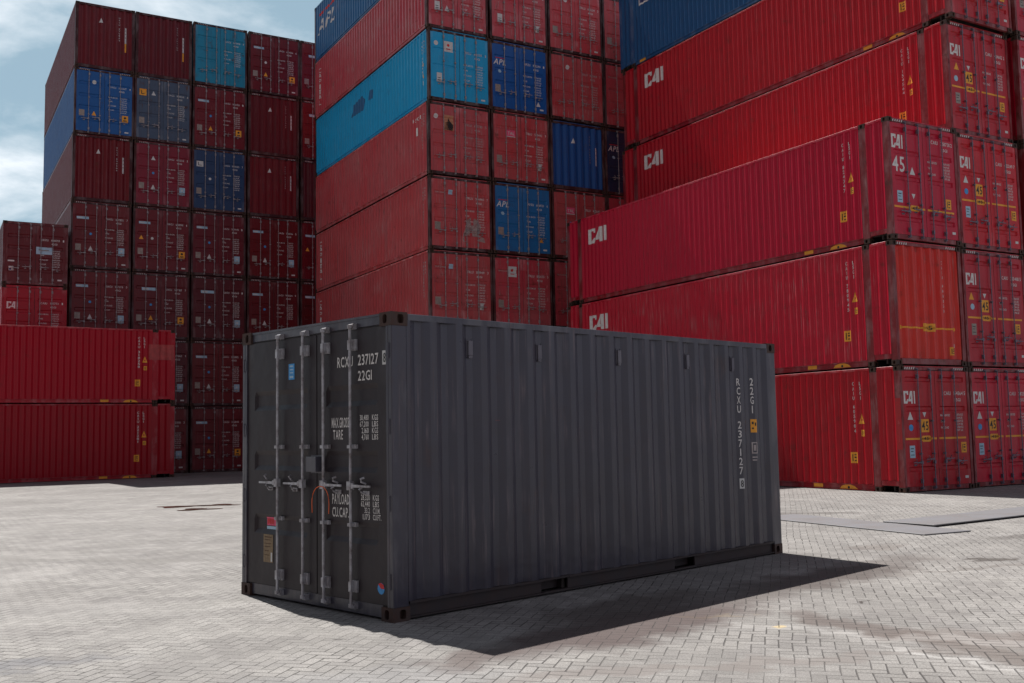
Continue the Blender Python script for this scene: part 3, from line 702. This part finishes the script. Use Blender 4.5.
# ------------------------------------------------------------------ right stack: 45-foot containers
H45, L45 = 2.896, 13.716; DZR = 2.915
def side45(P, k, s=-1, cai=True, divider=True, blank=False, seed=0):
    e = P['L']/2; x = lambda m: e-m                       # metres from the door end, viewer's right is the door end
    sn, cd = serial(seed+77)
    on_side(P, s, 'side_serial_number', [([vtext2d('CAIU '+sn, x(1.42), 2.58, .085, .075, .115)], M_white)])
    on_side(P, s, 'side_size_code', [([vtext2d('L5G1', x(1.21), 2.58, .085, .06, .115)], M_white)])
    on_side(P, s, 'warning_triangle', [([tri2d(x(1.16), 1.58, .19, .25)], M_yellow), ([rect2d(x(1.185), 1.64, x(1.135), 1.70)], M_redmk)])
    on_side(P, s, 'height_sticker', yellow_sq(x(1.14), 1.36, .12))
    on_side(P, s, 'size_sticker', yellow_sq(x(1.43), .78, .20))
    on_rail(P, s, 'rail_marking', [([rect2d(x(2.78), .045, x(2.48), .135)], M_yellow)])
    on_rail(P, s, 'rail_arrow', [([poly2d([(x(1.95), .03), (x(1.38), .03), (x(1.48), .10), (x(1.6), .135), (x(1.75), .135), (x(1.88), .10)])], M_yellow), ([disc2d(x(1.665), .068, .032)], M_black)])
    if cai: on_side(P, s, 'company_logo', [([cai2d(x(12.42), 1.93, 1.05, .50)], M_white)], 'large white three letter logo at the left end of the long side')
def doors45(P, n, white45=False, band=True):
    zb = .755 if white45 else 1.19; dp = 0 if white45 else -.10
    jr = random.Random(n*13+5); j = lambda: jr.uniform(-.05, .05)
    on_door(P, 0, 'company_logo', [([cai2d(-1.10, 2.17 if white45 else 2.02, .40, .33 if white45 else .29)], M_white)], 'white three letter logo on the left door')
    L0 = [([tri2d(-.42 if white45 else -.92+j(), 1.58 if white45 else 1.65, .19, .19)], M_yellow if n % 2 else M_stkwhite)]
    on_door(P, 0, 'warning_triangle', L0)
    if white45: on_door(P, 0, 'length_number', [([text2d('45', -1.10, 1.62, .36, width=.42)], M_white)], 'large white 45 on the left door')
    else:
        on_door(P, 0, 'length_sticker', [([rect2d(-.55, 1.36, -.28, 1.66)], M_yellow), ([text2d('45', -.53, 1.41, .20, width=.23)], M_black)], 'yellow sticker with a black 45')
        on_door(P, 0, 'round_sticker', [([disc2d(-.92+j(), 1.45+j()*.6, .075)], M_palebl if n % 2 else M_stkblue)])
    on_door(P, 0, 'small_triangle', [([tri2d(-.42, 1.0 if white45 else 1.70, .13, .12, True)], M_stkwhite)])
    on_door(P, 0, 'data_plate', [([rect2d(-.98, .88+dp, -.80, 1.16+dp)], M_palebl if n % 2 == 0 else M_plate), ([rect2d(-.95, 1.08+dp, -.84, 1.10+dp), rect2d(-.95, 1.02+dp, -.86, 1.035+dp), rect2d(-.95, .94+dp, -.83, .955+dp)], M_black)])
    if band:
        for i, (a, b) in enumerate(((-1.10, -.03), (.06, 1.02))):
            sh = [rect2d(a, zb, b, zb+.045)]
            on_door(P, i, 'yellow_band', [(sh, M_yellow)])
        on_door(P, 0, 'band_label', [([poly2d([(-.58, zb+.02), (-.52, zb-.05), (-.26, zb-.05), (-.20, zb+.02), (-.26, zb+.09), (-.52, zb+.09)])], M_yellow), ([text2d('45', -.48, zb-.01, .07, width=.17)], M_black)])
    on_door(P, 1, 'serial_number', [(number_block('CAIU', n+100, P['H'], 'L5G1', z=2.42 if white45 else 2.22, u0=.30), M_white)])
    on_door(P, 1, 'weight_table', [(weights(.14, .98, 1.93 if white45 else 1.72, n=3, seed=n, cap=.052, pitch=.072), M_white)])
    on_door(P, 1, 'square_sticker', yellow_sq(.88+j(), (1.02 if white45 else .96)+j(), .19))
    on_door(P, 1, 'maker_label', [([rect2d(.92, .26, 1.04, .32)], M_stkwhite)])

YR = R(29.97); R0 = (8.827, 23.483)
aR = Vector((math.cos(YR), math.sin(YR))); bR = Vector((-aR.y, aR.x))
def right_block():
    G = 'long red and blue containers stacked on the right'
    # near column
    for k in range(3):
        label = ['crimson 45 foot container, bottom of the nearest right hand column', 'crimson container with a faded orange red blank end, middle of the nearest right column',
                 'crimson container with a large white 45, top of the nearest right hand column'][k]
        mat = [lambda: crimson(), lambda: crimson(fade=.5, scratch=.4), lambda: paint('deep_crimson_container_paint', (.46, .002, .028), dirt=.4, fade=.2, rust=.3)][k]()
        jit = [0, .03, -.02][k]
        c = stack_centre(*R0, YR, 0, 0, L45, dv=jit)
        rot = YR-math.pi/2 if k != 1 else YR+math.pi/2
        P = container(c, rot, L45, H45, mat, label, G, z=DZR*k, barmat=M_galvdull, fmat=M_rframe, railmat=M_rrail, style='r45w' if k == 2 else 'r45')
        s = -1 if k != 1 else 1
        side45(P, k, s, cai=True, seed=k)
        if k == 1:
            P['front'].material_slots[0].material = paint('faded_orange_red_paint', (.60, .018, .012), dirt=.6, fade=.7, rust=.5, scratch=.35, fadecol=(.62, .06, .04)); P['front']['label'] = 'faded orange red end wall with a yellow stripe'
            on_front(P, 'yellow_band', [([rect2d(-.95, .86, .92, .90), disc2d(-.96, .88, .045), disc2d(.93, .88, .045), poly2d([(-.22, .80), (.2, .80), (.2, .99), (-.22, .99)])], M_yellow), ([text2d('45', -.12, .84, .10, width=.22)], M_black)])
            sn, cd = serial(55); on_front(P, 'end_serial_number', [([vtext2d('CAIU '+sn, .56, 2.52, .075, .06, .12)], M_white)])
            on_front(P, 'height_sticker', yellow_sq(.78, .35, .15)); on_front(P, 'size_sticker', [([rect2d(.84, .44, .92, .53)], M_stkwhite)])
            hazard(P, M_stkwhite, ('front',))
        else:
            doors45(P, k, white45=(k == 2)); hazard(P, M_stkwhite)
            if k == 0:
                # fresh red paint on the end post with a hand drawn mark
                o = on_rail(P, -1, 'paint_patch', [([rect2d(L45/2-.165, .98, L45/2-.006, 2.15)], M_redpatch), ([poly2d([(L45/2-.09, 1.15), (L45/2-.082, 1.15), (L45/2-.082, 1.55), (L45/2-.09, 1.55)]), tri2d(L45/2-.086, 1.56, .07, .09)], M_pinkpatch)], 'fresh bright red patch on the end post', rail=False)
    # second column
    q = Vector(R0)+aR*2.639+bR*.119
    for k in range(6):
        if k == 5: mat = paint('blue_container_paint', (.010, .075, .20), dirt=.25, fade=.2, rust=.2)
        else: mat = crimson(fade=.35 if k == 3 else .2)
        label = 'crimson 45 foot container, %s of the second right hand column' % tier_word(k, 5) if k < 5 else 'blue container with a white logo panel, top tier of the second right hand column'
        jit = [0, .02, 0, .10, -.06, .05][k]
        c = q+aR*(W/2)+bR*(L45/2+jit)
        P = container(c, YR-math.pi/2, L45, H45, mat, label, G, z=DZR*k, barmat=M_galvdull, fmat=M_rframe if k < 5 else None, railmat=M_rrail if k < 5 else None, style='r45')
        if k >= 3 and k < 5: side45(P, k, -1, seed=20+k)
        if k == 5:
            e = L45/2
            on_side(P, -1, 'company_logo', [([rect2d(e-12.55, 2.12, e-10.6, 2.75)], M_white), ([cai2d(e-12.5, 2.18, 1.8, .52)], M_navy), ([rect2d(e-12.25, 2.40, e-12.02, 2.60)], M_yellow)], 'white panel with navy lettering')
            on_rail(P, -1, 'rail_marking', [([rect2d(e-12.60, .045, e-12.25, .135)], M_yellow)])
        if k < 5: doors45(P, 10+k); hazard(P, M_stkwhite)
    # third column, only its left edge is in the picture
    q = Vector(R0)+aR*5.24+bR*.05
    for k in range(6):
        mat = crimson()
        c = q+aR*(W/2)+bR*(L45/2)
        P = container(c, YR-math.pi/2, L45, H45, mat, 'crimson container at the right photo edge, %s of third right hand column' % tier_word(k, 5).replace('tier from ', 'from '), G, z=DZR*k, barmat=M_galvdull, fmat=M_rframe, railmat=M_rrail, style='r45')
        if k < 5: doors45(P, 21+k); hazard(P, M_stkwhite)
right_block()

# ------------------------------------------------------------------ generic door and end markings
def door_std(P, n, pre, spec, H):
    """spec: list of small marks, u from the middle, z up"""
    on_door(P, 1, 'serial_number', [(number_block(pre, n, H, '45G1' if H > 2.7 else '42G1', z=H-.74, u0=.22), M_white if 'dim' not in spec else M_whitedim)])
    on_door(P, 1, 'weight_table', [(weights(.16, .95, H-1.18, seed=n, n=4, cap=.058, pitch=.092), M_whitedim if 'dim' in spec else M_white)])
    for m in spec:
        if m == 'plate': on_door(P, 0, 'data_plate', [([rect2d(-1.02, H*.27, -.80, H*.27+.27)], M_plate)])
        elif m == 'banner': on_door(P, 0, 'company_banner', [([rect2d(-.98, H*.735, -.50, H*.735+.11)], M_palebl), ([rect2d(-.95, H*.735+.03, -.75, H*.735+.08)], M_stkwhite)])
        elif m == 'banner2': on_door(P, 0, 'company_banner', [([rect2d(-.80, H*.735, -.22, H*.735+.13)], M_palebl), ([rect2d(-.75, H*.735+.03, -.50, H*.735+.10)], M_stkwhite)])
        elif m == 'tri': on_door(P, 0, 'warning_triangle', [([tri2d(-.42, H*.27, .19, .21)], M_stkwhite)])
        elif m == 'triy': on_door(P, 0, 'warning_triangle', [([tri2d(-.42, H*.29, .19, .20)], M_yellow)])
        elif m == 'triyl': on_door(P, 0, 'warning_triangle', [([tri2d(-.88, H*.50, .19, .18)], M_yellow)])
        elif m == 'triup': on_door(P, 0, 'warning_triangle', [([tri2d(-.42, H*.72, .19, .20)], M_stkwhite)])
        elif m == 'trir': on_door(P, 1, 'warning_triangle', [([tri2d(.78, H*.14, .18, .18)], M_stkwhite)])
        elif m == 'triyr': on_door(P, 1, 'warning_triangle', [([tri2d(.78, H*.20, .17, .17)], M_yellow)])
        elif m == 'dotb': on_door(P, 0, 'round_sticker', [([disc2d(-.42, H*.52, .055)], M_stkblue)])
        elif m == 'dotw': on_door(P, 0, 'round_sticker', [([disc2d(-.42, H*.52, .06)], M_stkwhite)])
        elif m == 'dotul': on_door(P, 0, 'round_sticker', [([disc2d(-.92, H*.80, .085)], M_stkwhite)])
        elif m == 'dotur': on_door(P, 0, 'round_sticker', [([disc2d(-.42, H*.80, .085)], M_stkwhite)])
        elif m == 'ysq': on_door(P, 1, 'yellow_sticker', [([rect2d(.72, H*.24, .98, H*.24+.30)], M_yellow), ([disc2d(.85, H*.24+.2, .05), rect2d(.78, H*.24+.06, .92, H*.24+.10)], M_black)])
        elif m == 'wsq': on_door(P, 1, 'white_sticker', [([rect2d(.70, H*.22, .95, H*.22+.33)], M_palebl), ([disc2d(.825, H*.22+.2, .045), rect2d(.76, H*.22+.05, .89, H*.22+.09)], M_stkwhite)])
        elif m == 'lsqy': on_door(P, 0, 'letter_sticker', [([rect2d(-1.02, H*.70, -.72, H*.70+.30)], M_yellow), ([rect2d(-.95, H*.70+.06, -.92, H*.70+.24), rect2d(-.92, H*.70+.06, -.80, H*.70+.09)], M_black)])
        elif m == 'lsqw': on_door(P, 0, 'letter_sticker', [([rect2d(-1.02, H*.70, -.72, H*.70+.26)], M_stkwhite), ([rect2d(-.95, H*.70+.05, -.92, H*.70+.21), rect2d(-.92, H*.70+.05, -.80, H*.70+.08)], M_black)])
        elif m == 'wp': on_door(P, 0, 'white_plate', [([rect2d(-.62, H*.70, -.26, H*.70+.38)], M_stkwhite), ([disc2d(-.44, H*.70+.24, .05), rect2d(-.52, H*.70+.09, -.36, H*.70+.12)], M_redmk)])
        elif m == 'wlow': on_door(P, 1, 'white_sticker', [([rect2d(.72, H*.22, .86, H*.22+.24)], M_stkwhite)])
        elif m == 'wpl': on_door(P, 0, 'white_plate', [([rect2d(-.90, H*.26, -.70, H*.26+.34)], M_stkwhite), ([rect2d(-.87, H*.26+.07, -.73, H*.26+.09), rect2d(-.87, H*.26+.15, -.75, H*.26+.17)], M_black)])
        elif m == 'bsq': on_door(P, 0, 'blue_sticker', [([rect2d(-.48, H*.76, -.32, H*.76+.16)], M_palebl)])
        elif m == 'wtxt': on_door(P, 0, 'company_name', [([text2d('TEXTAINER', -1.0, H*.77, .05, width=.42)], M_whitedim)])
        elif m == 'apl': 
            on_door(P, 0, 'company_logo', [([text2d('APL', -1.08, H*.66, .21, width=.50, shear=.25)], M_white), ([poly2d([(-1.0, H*.66+.25), (-.62, H*.66+.25), (-.60, H*.66+.275), (-.98, H*.66+.275)])], M_redmk)], 'white slanted logo with a red stripe')
            on_door(P, 0, 'round_sticker', [([disc2d(-.82, H*.57, .065)], M_palebl)])
        elif m == 'pink': on_door(P, 0, 'pink_sign', [([rect2d(-.60, H*.65, -.24, H*.65+.26)], M_pink), ([text2d('TAL', -.55, H*.65+.08, .11, width=.27)], M_stkwhite), ([rect2d(-.60, H*.65-.001, -.24, H*.65+.025)], M_stkwhite)], 'small pink sign with white letters')
        elif m == 'blob': on_door(P, 0, 'dark_stain', [([poly2d([(-.60, H*.63), (-.28, H*.62), (-.25, H*.70), (-.36, H*.74), (-.42, H*.80), (-.47, H*.74), (-.58, H*.72)])], M_black)])
        elif m == 'peach': on_door(P, 0, 'peach_patch', [([rect2d(-.60, H*.62, -.24, H*.83)], simple('peach_patch', (.5, .22, .12), .6, var=.3))], 'peach coloured patch with a dark stain')
        elif m == 'label': on_door(P, 1, 'maker_label', [([rect2d(.84, .22, 1.00, .28)], M_stkwhite)])
        elif m == 'cai': on_door(P, 0, 'company_logo', [([cai2d(-1.02, H*.63, .42, .28)], M_white)], 'white three letter logo on the left door')
        elif m == 'worn': on_door(P, 1, 'bare_metal_patch', [([poly2d([(.05, .35), (.18, .32), (.26, .6), (.33, .55), (.36, .75), (.42, .72), (.46, .5), (.55, .55), (.62, .40), (.95, .34), (.9, .5), (.70, .62), (.80, .9), (.66, 1.12), (.5, 1.2), (.48, .95), (.4, .92), (.38, 1.22), (.22, 1.1), (.16, .8), (.08, .6)])], simple('bare_worn_metal', (.38, .31, .29), .6, var=.9, sc=9, dirt=(.2, .04, .04)))], 'pale worn patch on the right door')
        elif m == 'mauvebox': on_door(P, 1, 'white_sticker', [([rect2d(.02, H*.50, .62, H*.50+.30)], M_palebl), ([rect2d(.1, H*.50+.15, .5, H*.50+.19)], M_plate)])
        elif m == 'flag': on_door(P, 0, 'small_stickers', [([rect2d(-1.02, H*.36, -.78, H*.36+.06), rect2d(-.98, H*.22, -.80, H*.22+.17)], M_stkwhite), ([rect2d(-.97, H*.22+.02, -.88, H*.22+.09)], M_navy)])
def end_std(P, n, H, tri=True, yellow=False, pre='UACU'):
    sn, cd = serial(n); lay = [vtext2d(pre+' '+sn, .55, H-.40, .062, .055, .103)]
    on_front(P, 'end_serial_number', [(lay, M_whitedim if n % 2 else M_white)])
    on_front(P, 'size_code_strip', [([rect2d(.80, H-1.55, .87, H-.85)], M_stkwhite), ([rect2d(.815, H-1.0-.16*k, .855, H-.94-.16*k) for k in range(3)], M_plate)])
    if yellow: on_front(P, 'yellow_strip', [([rect2d(.80, H-1.95, .87, H-1.56)], M_yellow)])
    if tri: on_front(P, 'warning_triangle', [([tri2d(-.18, H-.78, .17, .20)], M_stkwhite)])

# ------------------------------------------------------------------ middle stack: 40-foot standard height
YM = R(29.42); M0 = (-2.757, 34.914); HM = 2.591; LM = 12.192; DZM = 2.622
LBLUE = (.004, .33, .62); APLB = (.006, .085, .32); APL2 = (.014, .14, .36)
MID = {  # (tier, column): (colour word, paint, end, marks, extra label)
 (7, 0): ('blue', lambda: paint('blue_container_paint', (.015, .12, .30), dirt=.45, fade=.4, rust=.5, scratch=.4), 'door', [], 'with a white logo'),
 (6, 0): ('brick red', lambda: brick(scratch=.8), 'door', ['wpl', 'tri', 'label'], 'with vertical white lettering on its side'),
 (6, 1): ('brick red', brick, 'door', ['wpl', 'wlow', 'label'], ''),
 (6, 2): ('brick red', brick, 'door', ['dotur', 'plate', 'label', 'wtxt'], ''),
 (6, 3): ('brick red', lambda: brick(dirt=.7), 'door', ['plate'], ''),
 (5, 0): ('light blue', lambda: paint('light_blue_container_paint', LBLUE, dirt=.25, fade=.3, rust=.2, scratch=.12), 'door', ['dotul', 'wp', 'wpl', 'label'], 'with smooth doors'),
 (5, 1): ('royal blue', lambda: paint('royal_blue_container_paint', APLB, dirt=.3, fade=.25, rust=.25), 'door', ['apl', 'plate', 'trir', 'label'], 'with a white logo on the door'),
 (5, 2): ('brick red', brick, 'door', ['dotur', 'dim'], ''),
 (5, 3): ('brick red', lambda: brick(dirt=.7), 'door', ['wtxt'], ''),
 (4, 0): ('brick red', lambda: brick(scratch=.5), 'door', ['dotul', 'peach', 'blob', 'dim'], 'with a peach patch on the door'),
 (4, 1): ('brick red', brick, 'door', ['pink', 'plate', 'wlow', 'label'], 'with a pink sign on the door'),
 (4, 2): ('royal blue', lambda: paint('royal_blue_container_paint', (.010, .075, .27), dirt=.35, fade=.25, rust=.3), 'front', [], 'with a blank end'),
 (4, 3): ('navy blue', lambda: paint('navy_container_paint', (.012, .025, .07), dirt=.4, fade=.2, rust=.2), 'door', ['apl'], ''),
 (3, 0): ('brick red', lambda: brick(scratch=.5), 'door', ['wtxt', 'bsq', 'plate', 'worn'], 'with a pale worn patch on the door'),
 (3, 1): ('mid blue', lambda: paint('mid_blue_container_paint', APL2, dirt=.35, fade=.35, rust=.3), 'door', ['apl', 'plate', 'triyr', 'label'], 'with a white logo on the door'),
 (3, 2): ('dark brick red', lambda: brick(dirt=.8, scratch=0), 'door', ['pink', 'dotb'], 'with a pale pink sign'),
 (3, 3): ('dark brick red', lambda: brick(dirt=.8, scratch=0), 'door', [], ''),
 (2, 0): ('brick red', lambda: brick(scratch=.7), 'door', ['wtxt', 'bsq', 'plate', 'wlow'], ''),
 (2, 1): ('brick red', brick, 'door', ['wtxt', 'wp', 'plate'], ''),
 (2, 2): ('dark brick red', lambda: brick(dirt=.8, scratch=0), 'door', ['wtxt'], ''),
}
def middle_block():
    G = 'containers stacked in the middle block'
    for k in range(8):
        for i in range(4):
            word, pf, end, marks, extra = MID.get((k, i), ('brick red', brick, 'door', [], ''))
            jx = random.uniform(-.02, .02); jy = random.uniform(-.03, .03)
            c = stack_centre(*M0, YM, i, .045, LM, dv=jy, du=jx)
            lab = lab16(word, extra, tier_word(k, 7), ORD[i], 'middle')
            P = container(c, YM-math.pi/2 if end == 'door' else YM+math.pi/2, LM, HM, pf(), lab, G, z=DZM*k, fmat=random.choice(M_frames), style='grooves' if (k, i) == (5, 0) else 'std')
            if end == 'door':
                if (k, i) in MID and k < 7: door_std(P, 40*k+i+1, 'TRLU' if 'apl' not in marks else 'APZU', marks, HM)
            else: end_std(P, 33, HM)
            if i == 0:
                e = LM/2
                if k in (6, 3, 2): on_side(P, -1, 'company_name', [([vtext2d('CAPITAL', -e+.62, HM-.42, .20, .30, .245)], M_white)], 'white lettering stacked one letter below another')
                if k >= 2:
                    sn, cd = serial(k+500); on_side(P, -1, 'side_serial_number', [([vtext2d('TRLU '+sn, e-.62, HM-.36, .075, .075, .12)], M_whitedim if k != 5 else M_white)])
                    on_side(P, -1, 'side_size_code', [([vtext2d('42G1', e-.42, HM-.36, .075, .06, .12)], M_whitedim)])
                if k == 7:
                    on_side(P, -1, 'company_logo', [([text2d('APL', -e+.45, HM-1.42, .60, width=2.2, shear=.3)], M_white), ([poly2d([(-e+.6+.75*q, HM-.62), (-e+1.25+.75*q, HM-.62), (-e+1.35+.75*q, HM-.50), (-e+.7+.75*q, HM-.50)]) for q in range(3)], M_redmk)], 'white slanted logo with a red stripe')
                if k == 5:
                    on_side(P, -1, 'paint_patch', [([poly2d([(e-7.6, 1.45), (e-6.2, 1.40), (e-6.1, 1.80), (e-6.4, 2.02), (e-7.4, 1.90)]), poly2d([(e-5.7, 1.62), (e-5.3, 1.6), (e-5.25, 1.95), (e-5.6, 2.0)])], M_darkblue)], 'dark blue touched up patch')
                    on_side(P, -1, 'side_stickers', [([rect2d(e-.52, 1.30, e-.42, 1.42), tri2d(e-.47, .88, .14, .22)], M_yellow), ([rect2d(e-.5, .62, e-.43, .78)], M_stkwhite)])
                if k == 4: on_side(P, -1, 'size_stencil', [([text2d('45G1', e-1.4, 2.10, .13, width=.75), rect2d(e-1.05, 1.55, e-.92, 1.85)], M_white)])
middle_block()

# ------------------------------------------------------------------ left stack: 40-foot high cubes
YL = R(30.07); L0 = (-18.526, 42.809); DZL = 2.916
lb = lambda: paint('rusty_light_blue_container_paint', (.008, .22, .36), dirt=.6, fade=.4, rust=1.0)
LEFT = {
 (6, 0): ('dark maroon', maroon, 'front', 'Y', 'with a blank end and a yellow strip'), (6, 1): ('dark maroon', lambda: maroon(dirt=.6), 'front', 'Y', 'with a blank end and a yellow strip'),
 (6, 2): ('rusty light blue', lb, 'door', [], 'with patchy doors'), (6, 3): ('maroon', maroon, 'door', ['banner', 'dotw', 'triy', 'plate', 'ysq', 'label'], 'with doors'), (6, 4): ('maroon', maroon, 'door', ['banner2', 'dotw', 'plate'], 'with doors'),
 (5, 0): ('royal blue', lambda: paint('royal_blue_container_paint', (.006, .09, .30), dirt=.35, fade=.25, rust=.3), 'door', ['dotur', 'triy', 'plate', 'ysq', 'label'], 'with doors'),
 (5, 1): ('dirty slate blue', lambda: paint('slate_blue_container_paint', (.055, .085, .14), dirt=.8, fade=.4, rust=1), 'door', ['lsqy', 'triup', 'plate', 'label'], 'with rust patches'),
 (5, 2): ('maroon', maroon, 'door', ['banner', 'dotb', 'triy', 'plate', 'ysq'], 'with a yellow sticker'), (5, 3): ('maroon red', lambda: maroon(dirt=.3), 'front', '', 'with a blank end'), (5, 4): ('maroon', maroon, 'door', ['banner2', 'plate'], 'with doors'),
 (4, 0): ('maroon red', lambda: maroon(dirt=.3), 'front', '', 'with a blank end'), (4, 1): ('maroon', lambda: paint('wine_red_paint', (.20, .006, .022), dirt=.4, fade=.3, rust=.3), 'door', ['triup', 'dotb', 'tri', 'plate', 'wsq'], 'with two white triangles'),
 (4, 2): ('navy blue', lambda: paint('navy_container_paint', (.015, .045, .12), dirt=.4, fade=.35, rust=.3), 'door', ['lsqw', 'dotw', 'plate', 'label'], 'with doors'), (4, 3): ('dark maroon', maroon, 'front', '', 'with a blank end'), (4, 4): ('dark maroon', maroon, 'front', '', 'with a blank end'),
 (3, 0): ('maroon', maroon, 'door', ['banner', 'dotb', 'tri', 'plate', 'wsq', 'label'], ''), (3, 1): ('maroon', maroon, 'door', ['banner', 'triyl', 'dotw', 'plate', 'ysq', 'label'], ''),
 (3, 2): ('maroon', maroon, 'door', ['banner', 'dotb', 'tri', 'plate', 'wsq', 'label'], ''), (3, 3): ('maroon', maroon, 'door', ['banner', 'dotb', 'tri', 'plate', 'wsq', 'label'], ''), (3, 4): ('maroon', maroon, 'door', ['banner', 'triyl'], ''),
 (2, 0): ('maroon', maroon, 'door', ['banner', 'dotb', 'tri', 'plate', 'wsq'], ''), (2, 1): ('maroon', maroon, 'door', ['banner2', 'dotb', 'triy', 'plate', 'ysq'], ''), (2, 2): ('maroon', maroon, 'door', ['banner2', 'dotb', 'tri', 'plate', 'wsq'], ''),
 (2, 3): ('maroon', maroon, 'door', ['banner', 'dotb', 'tri', 'plate'], ''), (2, 4): ('maroon', maroon, 'door', ['banner'], ''),
 (1, 1): ('maroon', maroon, 'door', ['banner', 'dotb', 'tri', 'plate', 'wsq', 'label'], ''), (1, 2): ('maroon', maroon, 'door', ['banner', 'dotb', 'tri', 'plate', 'wsq', 'label'], ''),
 (0, 1): ('maroon', maroon, 'door', ['banner', 'dotb', 'tri', 'plate', 'wsq', 'label'], ''), (0, 2): ('maroon', maroon, 'door', ['banner', 'dotb', 'triy', 'plate', 'ysq', 'label'], ''),
}
def left_block():
    G = 'containers stacked in the left block'
    for k in range(7):
        for i in range(5):
            word, pf, end, marks, extra = LEFT.get((k, i), ('maroon', maroon, 'door', [], ''))
            jx = random.uniform(-.02, .02)+(.06 if k >= 5 and i == 0 else 0); jy = random.uniform(-.04, .04)
            c = stack_centre(*L0, YL, i, .066, LM, dv=jy, du=jx)
            lab = lab16(word, extra, tier_word(k, 6), ORD[i], 'left')
            H = 2.88 if k == 6 else 2.896
            P = container(c, YL-math.pi/2 if end == 'door' else YL+math.pi/2, LM, H, pf(), lab, G, z=DZL*k, fmat=random.choice(M_frames))
            if (k, i) in LEFT:
                if end == 'door': door_std(P, 300+10*k+i, 'UACU', marks, H); 
                else: end_std(P, 600+10*k+i, H, tri=(k, i) != (6, 1) and (k, i) != (4, 4), yellow=marks == 'Y')
                if k < 6 or end == 'door': hazard(P, M_whitedim, (end,))
left_block()

# ------------------------------------------------------------------ column at the far left edge
def edge_pile():
    G = 'containers stacked at the left edge'; p = (-20.45, 40.95); H = 2.591
    for k in range(4):
        lab = ['maroon container, bottom of the pile at the far left edge', 'maroon container, second from the bottom of the far left edge pile', 'bright crimson container with white lettering, third up in the far left edge pile',
               'maroon container with a pale sign, top of the pile at the far left edge'][k]
        mat = paint('crimson_container_paint', (.33, .002, .016), dirt=.3, fade=.2, rust=.2) if k == 2 else maroon(dirt=.4)
        c = stack_centre(*p, R(30), 0, 0, LM)
        P = container(c, R(30)-math.pi/2, LM, H, mat, lab, G, z=2.612*k)
        if k == 3: door_std(P, 901, 'CRXU', ['mauvebox', 'flag', 'label'], H)
        if k == 2: door_std(P, 902, 'CAIU', ['cai'], H)
edge_pile()

# ------------------------------------------------------------------ two long containers lying across on the left
def cross_pile():
    G = 'long crimson containers lying across on the left'; ang = R(31.5); end = Vector((-13.391, 40.79)); d = Vector((math.cos(ang), math.sin(ang))); n = Vector((-d.y, d.x))
    for k in range(2):
        c = end-d*(L45/2)+n*(W/2)
        mat = paint('dark_crimson_container_paint', (.36, .001, .013) if k else (.30, .001, .010), dirt=.25, fade=.2, rust=.25)
        lab = ['dark crimson long container lying side on at left, bottom of the pair', 'crimson long container lying side on at left with pale square patch, top of the pair'][k]
        P = container((c.x, c.y), ang, L45, H45, mat, lab, G, z=DZR*k)
        side45(P, k, -1, cai=False, seed=40+k)
        if k == 1: on_side(P, -1, 'pale_patch', [([rect2d(L45/2-1.02, 1.70, L45/2-.05-.0, 2.30)], M_pinkpatch)], 'pale red square patch', eps=.007)
cross_pile()
